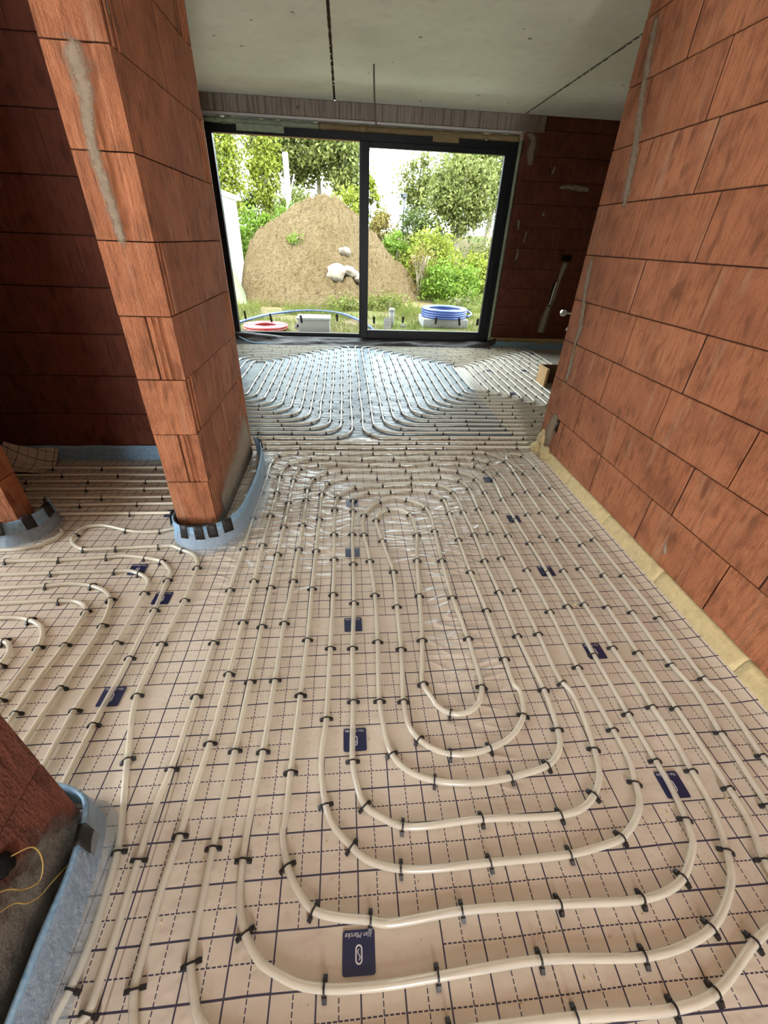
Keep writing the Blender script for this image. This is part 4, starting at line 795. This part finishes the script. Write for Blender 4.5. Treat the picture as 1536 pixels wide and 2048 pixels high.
# ------------------------------------------------------------ garden outside
def mk_ground():
    k = N('soil_and_grass'); v = k.world(); f = k.noise(v, .55, 5, .65); g = k.noise(v, 7, 5, .7)
    c = k.mix(k.ramp(f, (.42, 0.), (.58, 1.)), (.115, .085, .045, 1), (.062, .075, .015, 1)); c = k.mix(k.math('MULTIPLY', k.ramp(g, (.45, 0.), (.7, 1.)), .4), c, (.145, .12, .058, 1))
    k.set(c, .95, .1); k.bump(g, .6, .05); return k.m
def mk_soil():
    k = N('dug_soil'); v = k.world(); f = k.noise(v, 1.1, 5, .65); g = k.noise(v, 11, 6, .75)
    c = k.mix(k.ramp(f, (.35, 0.), (.65, 1.)), (.165, .118, .058, 1), (.21, .155, .085, 1)); c = k.mix(k.math('MULTIPLY', k.ramp(g, (.52, 0.), (.68, 1.)), .8), c, (.075, .043, .022, 1))
    k.set(c, .95, .1); k.bump(k.math('ADD', g, k.noise(v, 30, 4)), 1., .12); return k.m
M['ground'] = mk_ground(); M['soil'] = mk_soil()
def mk_leaf(name, a, b):
    k = N(name); v = k.world(); f = k.noise(v, 2.4, 4, .7); g = k.noise(v, 13, 2)
    c = k.mix(k.ramp(k.math('ADD', k.math('MULTIPLY', f, .6), k.math('MULTIPLY', g, .4)), (.36, 0.), (.62, 1.)), a + (1,), b + (1,))
    k.set(c, .6, .25)
    tl = k.n('ShaderNodeBsdfTranslucent'); k.l(c, tl.inputs[0]); mx = k.n('ShaderNodeMixShader'); mx.inputs[0].default_value = .35
    k.l(k.b.outputs[0], mx.inputs[1]); k.l(tl.outputs[0], mx.inputs[2]); k.l(mx.outputs[0], k.t.nodes['Material Output'].inputs[0]); return k.m
M['leaf_yellow'] = mk_leaf('yellow_green_leaf', (.10, .125, .010), (.22, .25, .032))
M['leaf_green'] = mk_leaf('bright_green_leaf', (.055, .105, .007), (.13, .20, .018))
M['leaf_grey'] = mk_leaf('grey_green_leaf', (.065, .082, .016), (.165, .18, .048))
M['leaf_dark'] = mk_leaf('deep_green_leaf', (.036, .055, .012), (.09, .12, .032))
M['weed'] = mk_leaf('dry_weed', (.11, .082, .018), (.165, .13, .034))
M['grass'] = mk_leaf('grass_blade', (.06, .085, .011), (.15, .165, .034))
M['bark'] = plain('pale_bark', (.20, .17, .12), .9, .1, .3, 20, .6)
M['white_wall'] = plain('white_painted_wall', (.82, .84, .82), .7, .2, .04)
M['concrete_grey'] = plain('grey_concrete', (.22, .215, .20), .85, .2, .15)
M['stone'] = plain('pale_stone', (.24, .205, .16), .9, .2, .3, 6, .7, .03)
M['blue_hose'] = plain('blue_hose', (.035, .06, .20), .35, .5, .15); M['red_hose'] = plain('red_hose', (.34, .035, .045), .4, .5, .15)
M['tarp'] = plain('pale_green_tarp', (.17, .19, .12), .6, .3, .2, 5, .5, .05)
M['dark_metal'] = plain('dark_signal_metal', (.06, .065, .07), .5, .4)

def gz(x, y):
    e = min(1, max(0, (y - 17.5) / 6.5)); e = e * e * (3 - 2 * e)
    return -.2 + 1.9 * e + .05 * noise.noise((x * .8, y * .8, 0)) * min(1, max(0, (y - 9) / 3))
gx = rng_axis([(-40, -8, 2), (-8, 9, .25), (9, 45, 2)]); gy = rng_axis([(7.36, 20, .25), (20, 30, .6), (30, 80, 5)])
tag(link('ground', grid_mesh('ground', len(gx), len(gy), lambda i, j: (gx[i], gy[j], gz(gx[i], gy[j]))), M['ground']), 'sunlit garden ground of dry soil and grass outside', 'ground', kind='structure')
# soil mound
PX_ = [-3.75, -3.2, -3.12, -2.93, -2.6, -1.84, -1.25, -.81, -.5, .04, .70, 1.57, 2.24, 2.81, 3.3]; PZv = [-.6, -.35, .22, .83, 1.34, 1.87, 2.16, 2.34, 2.39, 2.25, 1.70, .90, .30, -.22, -.7]
_gx = np.linspace(-4, 4, 400); _gp = np.convolve(np.pad(np.interp(_gx, PX_, PZv), 12, 'edge'), np.hanning(25) / np.hanning(25).sum(), 'valid')
def mound_z(x, y):
    p = float(np.interp(x + .10 * noise.noise((y * 1.3, 2, x)), _gx, _gp)); yr = 15.0 + .25 * math.sin(x * .8)
    d = (yr - y) if y < yr else (y - yr) * 1.1
    z = p - 1.02 * (math.sqrt(d * d + .06) - .245)
    z += .13 * noise.noise((x * 1.5, y * 1.5, 7)) + .10 * noise.noise((x * 4, y * 4, 1)) + .09 * noise.noise((x * 8, y * 8, 2)) + .075 * noise.noise((x * 17, y * 17, 4)) + .05 * noise.noise((x * 31, y * 31, 8))
    return max(z, -.42)
mx_ = rng_axis([(-3.7, 3.4, .026)]); my_ = rng_axis([(12.0, 15.2, .026), (15.2, 17.6, .12)])
tag(link('soil_mound', grid_mesh('soil_mound', len(mx_), len(my_), lambda i, j: (mx_[i], my_[j], mound_z(mx_[i], my_[j])), False), M['soil']), 'large pale mound of dug soil in the garden', 'soil mound')
for x, y, r, lab, s in ((-.22, 12.95, (.24, .20, .22), 'large pale boulder at the foot of the soil mound', 1), (.15, 13.25, (.30, .22, .13), 'flat pale stone slab above the boulder on the mound', 2), (.42, 13.35, (.26, .2, .10), 'thin tilted stone right of the boulder on the mound', 3), (.0, 13.6, (.22, .18, .10), 'upper broken stone lying on the mound face', 4)):
    o = blob('boulder', (x, y, mound_z(x, y) + r[2] * .5), r, M['stone'], None, 3, .3, 1.6, s); o.rotation_euler = (0, .3 * (s > 1), .4 * s); tag(o, lab, 'stone')

def leaf_mesh(P, size, aspect=.55, seed=0):
    r = np.random.default_rng(seed); n = len(P)
    a = r.normal(size=(n, 3)); a /= np.linalg.norm(a, axis=1)[:, None]; b = r.normal(size=(n, 3)); b -= (b * a).sum(1)[:, None] * a; b /= np.linalg.norm(b, axis=1)[:, None]
    s = size * r.uniform(.6, 1.35, n)[:, None]; a = a * s; b = b * s * aspect
    V = np.stack([P - a, P + b, P + a, P - b], 1).reshape(-1, 3)
    me_ = bpy.data.meshes.new('foliage'); me_.vertices.add(4 * n); me_.vertices.foreach_set('co', V.ravel()); me_.loops.add(4 * n); me_.loops.foreach_set('vertex_index', np.arange(4 * n)); me_.polygons.add(n); me_.polygons.foreach_set('loop_start', np.arange(0, 4 * n, 4)); me_.polygons.foreach_set('loop_total', np.full(n, 4)); me_.update(); return me_
def cloud(c, r, n, clusters, spread, seed, shell=.55):
    g = np.random.default_rng(seed); d = g.normal(size=(clusters, 3)); d /= np.linalg.norm(d, axis=1)[:, None]; rad = g.uniform(shell, 1, clusters)[:, None] ** .6
    cc = np.array(c) + d * rad * np.array(r); k = g.integers(0, clusters, n)
    return cc[k] + g.normal(size=(n, 3)) * spread * g.uniform(.4, 1.3, clusters)[k][:, None]
def shrub(name, label, x, y, rx, ry, h, mat, n=3500, size=.055, seed=1, cat='shrub', group='shrubs beyond the mound', clusters=60, stems=5, zb=None):
    z0 = gz(x, y) if zb is None else zb; t = tag(empty(name, (x, y, z0 - .05)), label, cat, group); g = random.Random(seed)
    P = cloud((0, 0, h * .52), (rx, ry, h * .5), n, clusters, .16 * max(rx, .5), seed); P[:, 2] = np.clip(P[:, 2], .02, None)
    link('foliage', leaf_mesh(P, size, .5, seed), mat, t)
    paths = [crom([(0, 0, 0), (g.uniform(-.3, .3) * rx, g.uniform(-.3, .3) * ry, h * .4), (g.uniform(-.7, .7) * rx, g.uniform(-.6, .6) * ry, h * .85)], .2) for _ in range(stems)]
    link('stems', tube(paths, .014, 5), M['bark'], t); return t
def tree(label, x, y, h, crown_z, cr, mat, trunk_r=.11, n=7000, size=.09, seed=1, lean=0., clusters=80, spread=.28, group='trees along the railway', zb=None):
    z0 = gz(x, y) - .1 if zb is None else zb; t = tag(empty('garden_tree', (x, y, z0)), label, 'tree', group); g = random.Random(seed)
    tr = crom([(0, 0, 0), (lean * .25, 0, h * .3), (lean * .6 + .05, .05, h * .62), (lean, 0, h * .95)], .3); rr = np.linspace(trunk_r, trunk_r * .25, len(tr)); link('trunk', tube([tr], rr, 8), M['bark'], t)
    br = []
    for _ in range(9):
        k = g.randint(int(len(tr) * .3), len(tr) - 2); p = tr[k]; q = np.array([g.uniform(-1, 1) * cr[0], g.uniform(-1, 1) * cr[1], g.uniform(.4, 1.3)]); br.append(crom([p, p + q * .5, p + q * .8 + np.array([0, 0, .3])], .3))
    link('branches', tube(br, trunk_r * .22, 5), M['bark'], t)
    P = cloud((lean * .7, 0, crown_z), cr, n, clusters, spread, seed, .35); link('foliage', leaf_mesh(P, size, .6, seed), mat, t); return t
# tall trees at left
tree('tall yellow green poplar at the left edge of the window', -5.0, 22, 7.5, 3.6, (.95, .8, 3.4), M['leaf_yellow'], .10, 18000, .062, 11, 0, 220, .32)
tree('slim grey green tree with open crown behind the white post', -2.55, 26, 6, 3.2, (1.5, 1.2, 1.6), M['leaf_grey'], .10, 4200, .095, 12, .2, 50, .30)
tree('forked grey green tree with bare lower trunk above the mound', -1.15, 26, 6.4, 3.3, (1.8, 1.3, 1.5), M['leaf_grey'], .13, 5200, .095, 13, -.15, 55, .33)
tree('leaning leafy tree at the top left between poplar and post', -3.6, 25, 5.6, 3.4, (1.3, 1.1, 1.2), M['leaf_grey'], .08, 3200, .095, 14, .3, 40, .28)
tree('round bushy tree right of the forked tree near the mullion', .0, 25, 5.0, 2.7, (.9, 1.0, 1.3), M['leaf_grey'], .09, 3600, .09, 15, .1, 50, .26)
# right trees
tree('broad poplar with pale trunk on the right', 4.15, 18.2, 5.6, 3.05, (1.1, .9, 1.3), M['leaf_grey'], .15, 11000, .058, 21, .1, 120, .22)
tree('poplar with leaning pale trunk at the right window edge', 5.75, 20, 6.6, 3.9, (1.1, 1.0, 1.9), M['leaf_grey'], .13, 12000, .062, 22, .45, 120, .26)
tree('thin straight tree between the two pale trunks', 5.0, 21.5, 5.4, 3.0, (.7, .8, 1.5), M['leaf_dark'], .07, 4000, .08, 23, 0, 60, .25)
tree('small far tree beside the signal mast', 3.6, 25, 3.6, 2.0, (.8, .7, 1.2), M['leaf_grey'], .06, 3000, .08, 24, 0, 40, .25)
tree('tall slender bush like tree behind the left hedge', -3.45, 23.5, 4.6, 2.0, (.55, .6, 1.5), M['leaf_yellow'], .05, 3000, .08, 25, 0, 40, .22)
# shrubs and hedges
shrub('leafy_hedge', 'bright green hedge left of the soil mound', -3.1, 18.0, .75, .8, 2.3, M['leaf_green'], 7000, .055, 31, 'hedge', 'hedges', 110)
shrub('leafy_hedge', 'second bright green hedge just behind the mound slope', -2.0, 18.4, .8, .7, 2.3, M['leaf_green'], 6000, .055, 32, 'hedge', 'hedges', 90)
shrub('wild_shrub', 'dull green shrub behind the left shoulder of the mound', -1.9, 20.5, .9, .8, 2.3, M['leaf_grey'], 4500, .065, 33)
shrub('wild_shrub', 'olive shrub peeping over the mound top from behind', .1, 19.8, .9, .8, 2.6, M['leaf_yellow'], 5000, .065, 34)
shrub('wild_shrub', 'tall olive shrub just right of the mullion', .95, 19.5, .55, .6, 3.2, M['leaf_yellow'], 4500, .06, 35, clusters=80)
shrub('wild_shrub', 'yellowing weed thicket on the right flank of the mound', 1.55, 18.2, .65, .6, 2.45, M['weed'], 4200, .055, 36)
shrub('wild_shrub', 'bright green weed clump right of the mound', 1.75, 16.8, .6, .5, 2.0, M['leaf_green'], 4000, .05, 37)
shrub('wild_shrub', 'large leafy bush at the right foot of the mound', 2.9, 16.2, .95, .7, 1.9, M['leaf_yellow'], 7500, .05, 38, clusters=130)
shrub('wild_shrub', 'low bright bush behind the blue hose coil', 3.3, 14.6, .9, .7, 1.0, M['leaf_green'], 5000, .05, 39, clusters=90)
shrub('wild_shrub', 'yellow green bush below the right poplar', 4.6, 16.4, .9, .8, 1.2, M['leaf_yellow'], 5500, .055, 40, clusters=90)
shrub('wild_shrub', 'dark blue green bush under the poplars', 3.2, 20.2, 1.0, .8, 1.9, M['leaf_dark'], 5000, .065, 41)
shrub('wild_shrub', 'deep green thicket at the far right edge', 5.6, 18.0, 1.2, .8, 1.5, M['leaf_grey'], 5500, .06, 42)
shrub('wild_shrub', 'dark far thicket seen through the white gap', -4.1, 24.5, 1.0, .6, 1.3, M['leaf_dark'], 2500, .07, 43)
shrub('wild_shrub', 'small green plant growing on the mound face', -1.35, 13.75, .16, .12, .28, M['leaf_green'], 260, .035, 44, 'plant', None, 10, 3, mound_z(-1.35, 13.75))
shrub('wild_shrub', 'greyish weed standing right of the blue hose coil', 3.0, 11.6, .35, .3, .55, M['leaf_grey'], 700, .04, 45, 'plant', None, 24)
shrub('wild_shrub', 'low weed patch at the mound foot before the boulder', .05, 12.3, .55, .25, .28, M['grass'], 1100, .04, 46, 'plant', None, 40)
shrub('wild_shrub', 'low weed patch at the right foot of the mound', 1.2, 12.5, .7, .3, .30, M['grass'], 1400, .04, 47, 'plant', None, 40)
shrub('wild_shrub', 'tall seeding weeds at the right foot of the mound', 2.4, 15.0, .5, .4, 1.5, M['weed'], 1500, .035, 48, 'plant', None, 50, 14)
# grass
def grass(n, seed):
    g = np.random.default_rng(seed); x = g.uniform(-4.5, 6.5, n); y = g.uniform(7.8, 16.5, n); keep = []
    for i in range(n):
        if noise.noise((x[i] * .9, y[i] * .9, 5)) > -.12 and not (-3.3 < x[i] < 2.7 and y[i] > 12.7 and y[i] < 17): keep.append(i)
    x, y = x[keep], y[keep]; m = len(x); h = g.uniform(.03, .13, m) * (1 + .8 * (y > 11)); a = g.uniform(0, 2 * PI, m); w = .006; z = np.array([gz(u, v) for u, v in zip(x, y)])
    dx, dy = np.cos(a), np.sin(a); V = np.stack([np.column_stack([x - dx * w, y - dy * w, z - .01]), np.column_stack([x + dx * w, y + dy * w, z - .01]), np.column_stack([x + g.normal(0, .35, m) * h, y + g.normal(0, .35, m) * h, z + h])], 1).reshape(-1, 3)
    me_ = bpy.data.meshes.new('grass'); me_.vertices.add(3 * m); me_.vertices.foreach_set('co', V.ravel()); me_.loops.add(3 * m); me_.loops.foreach_set('vertex_index', np.arange(3 * m)); me_.polygons.add(m); me_.polygons.foreach_set('loop_start', np.arange(0, 3 * m, 3)); me_.polygons.foreach_set('loop_total', np.full(m, 3)); me_.update(); return me_
tag(link('grass', grass(60000, 3), M['grass']), 'short wild grass growing across the garden ground', 'grass', kind='stuff')
# hoses, concrete box, pipe stub
def coil(cx, cy, z0, R, r, turns, layers, seed):
    P = []; n = 40
    for k in range(int(turns * n)):
        t = k / n; a = 2 * PI * t; lay = int(t) % layers; ring = int(t) // layers
        rr = R - ring * r * 1.9 + .012 * noise.noise((t * 2, seed, 0)); P.append((cx + rr * math.cos(a), cy + rr * math.sin(a), z0 + r + (lay + (t - int(t)) * .0) * r * 1.75 + .006 * noise.noise((t * 3, seed, 5))))
    return np.array(P)
tag(link('hose_coil', tube([coil(2.24, 10.25, -.02, .49, .026, 12, 4, 1)], .026, 7), M['blue_hose']), 'stacked coil of blue hose lying on a pale slab', 'hose')
hb = block('hose_slab', 1.72, 2.72, 9.86, 10.6, -.21, -.02, M['concrete_grey'], None, .01); tag(hb, 'pale concrete slab under the blue hose coil', 'slab')
tag(link('hose_coil', tube([coil(-1.6, 9.25, -.19, .42, .024, 10, 2, 2)], .024, 7), M['red_hose']), 'coil of red hose lying on the ground at left', 'hose')
tag(link('hose_tail', tube([crom([(2.72, 10.0, .02), (2.85, 10.15, .06), (2.78, 10.4, .10), (2.6, 10.5, .09)], .05)], .022, 7), M['blue_hose']), 'loose blue hose end arching beside the coil', 'hose')
tag(link('garden_hose', tube([crom([(-2.3, 9.55, -.16), (-2.05, 10.2, -.15), (-1.6, 11.0, -.14), (-.9, 11.45, -.13), (-.2, 11.3, -.14), (.25, 10.5, -.15), (.5, 9.7, -.16), (.62, 9.0, -.17)], .1)], .028, 7), M['blue_hose']), 'long blue hose lying in a wide arc on the ground', 'hose')
cb = tag(empty('concrete_box', (-.62, 9.15, -.2)), 'grey concrete inspection box standing on the ground', 'box')
for a in ((-.31, .31, -.2, .2, 0, .24), ): 
    me_ = box_mesh(.62, .4, .24, .008).copy(); me_.materials.clear(); q = link('box_body', me_, M['concrete_grey'], cb); q.location = (0, 0, .12)
me_ = box_mesh(.66, .44, .045, .008).copy(); me_.materials.clear(); q = link('box_lid', me_, M['concrete_grey'], cb); q.location = (0, 0, .262)
P_ = [(1.0, 9.8, -.22), (1.0, 9.8, .0), (1.0, 9.8, .165)]
ps = tag(empty('pipe_stub'), 'short grey drain pipe standing upright in the grass', 'pipe'); link('pipe_body', tube([P_], .055, 14), M['concrete_grey'], ps); link('pipe_socket', tube([[(1.0, 9.8, .12), (1.0, 9.8, .18)]], .063, 14), M['concrete_grey'], ps)
# white neighbour building, tarp heap, white post, signal mast
nb = tag(empty('garden_shed', (-4.3, 15.2, -.2)), 'white garden building at the left edge of the window', 'building')
for nm, d, l, m in (('wall', (2.0, 2.2, 2.45), (0, 0, 1.225), M['white_wall']), ('roof', (2.25, 2.45, .10), (0, 0, 2.5), M['white_wall']), ('door', (.02, .8, 1.9), (1.012, -.3, .95), M['white_plastic'])):
    me_ = box_mesh(*d, .01).copy(); me_.materials.clear(); q = link(nm, me_, m, nb); q.location = l
def heap(i, j):
    x = -3.95 + 1.25 * i / 24; y = 12.6 + 1.6 * j / 24; d = math.hypot((x + 3.35) / .62, (y - 13.4) / .8); return (x, y, -.22 + 1.45 * max(0, 1 - d) ** .9 + .04 * noise.noise((x * 5, y * 5, 0)))
tag(link('tarp_heap', grid_mesh('tarp_heap', 25, 25, heap), M['tarp']), 'pale green covered heap beside the white building', 'heap')
sg = tag(empty('white_post', (-2.07, 20, gz(-2.07, 20))), 'tall white post standing among the left trees', 'post')
link('shaft', tube([[(0, 0, 0), (0, 0, 1.6), (-.02, 0, 3.5)]], .10, 10), M['white_wall'], sg); link('brace', tube([[(-.28, 0, 2.9), (-.05, 0, 2.2)], [(.26, 0, 2.9), (.05, 0, 2.2)]], .02, 6), M['white_wall'], sg)
sm = tag(empty('signal_mast', (2.82, 24, gz(2.82, 24))), 'railway signal mast with lamp head on the skyline', 'signal')
link('mast', tube([[(0, 0, 0), (0, 0, .9), (0, 0, 1.42)]], .045, 8), M['dark_metal'], sm)
for nm, d, l in (('lamp_head', (.30, .18, .16), (-.03, 0, 1.42)), ('lamp_hood', (.16, .22, .05), (-.16, -.1, 1.46)), ('signal_plate', (.16, .05, .22), (.16, 0, .85)), ('ladder_rail', (.03, .03, .8), (.08, 0, .95))):
    me_ = box_mesh(*d, .01).copy(); me_.materials.clear(); q = link(nm, me_, M['dark_metal'] if nm != 'ladder_rail' else M['white_wall'], sm); q.location = l
for z, y, lab in ((6.15, 28, 'upper thin overhead railway wire'), (5.75, 28, 'lower thin overhead railway wire')):
    tag(link('overhead_wire', tube([[(-25, y, z), (0, y, z - .12), (25, y, z)]], .007, 4), M['dark_metal']), lab, 'wire')
cm = tag(empty('wire_mast', (1.45, 28, gz(1.45, 28))), 'thin steel mast carrying the overhead wires', 'mast'); link('shaft', tube([[(0, 0, 0), (0, 0, 3), (0, 0, 6.2)]], .022, 6), M['dark_metal'], cm)
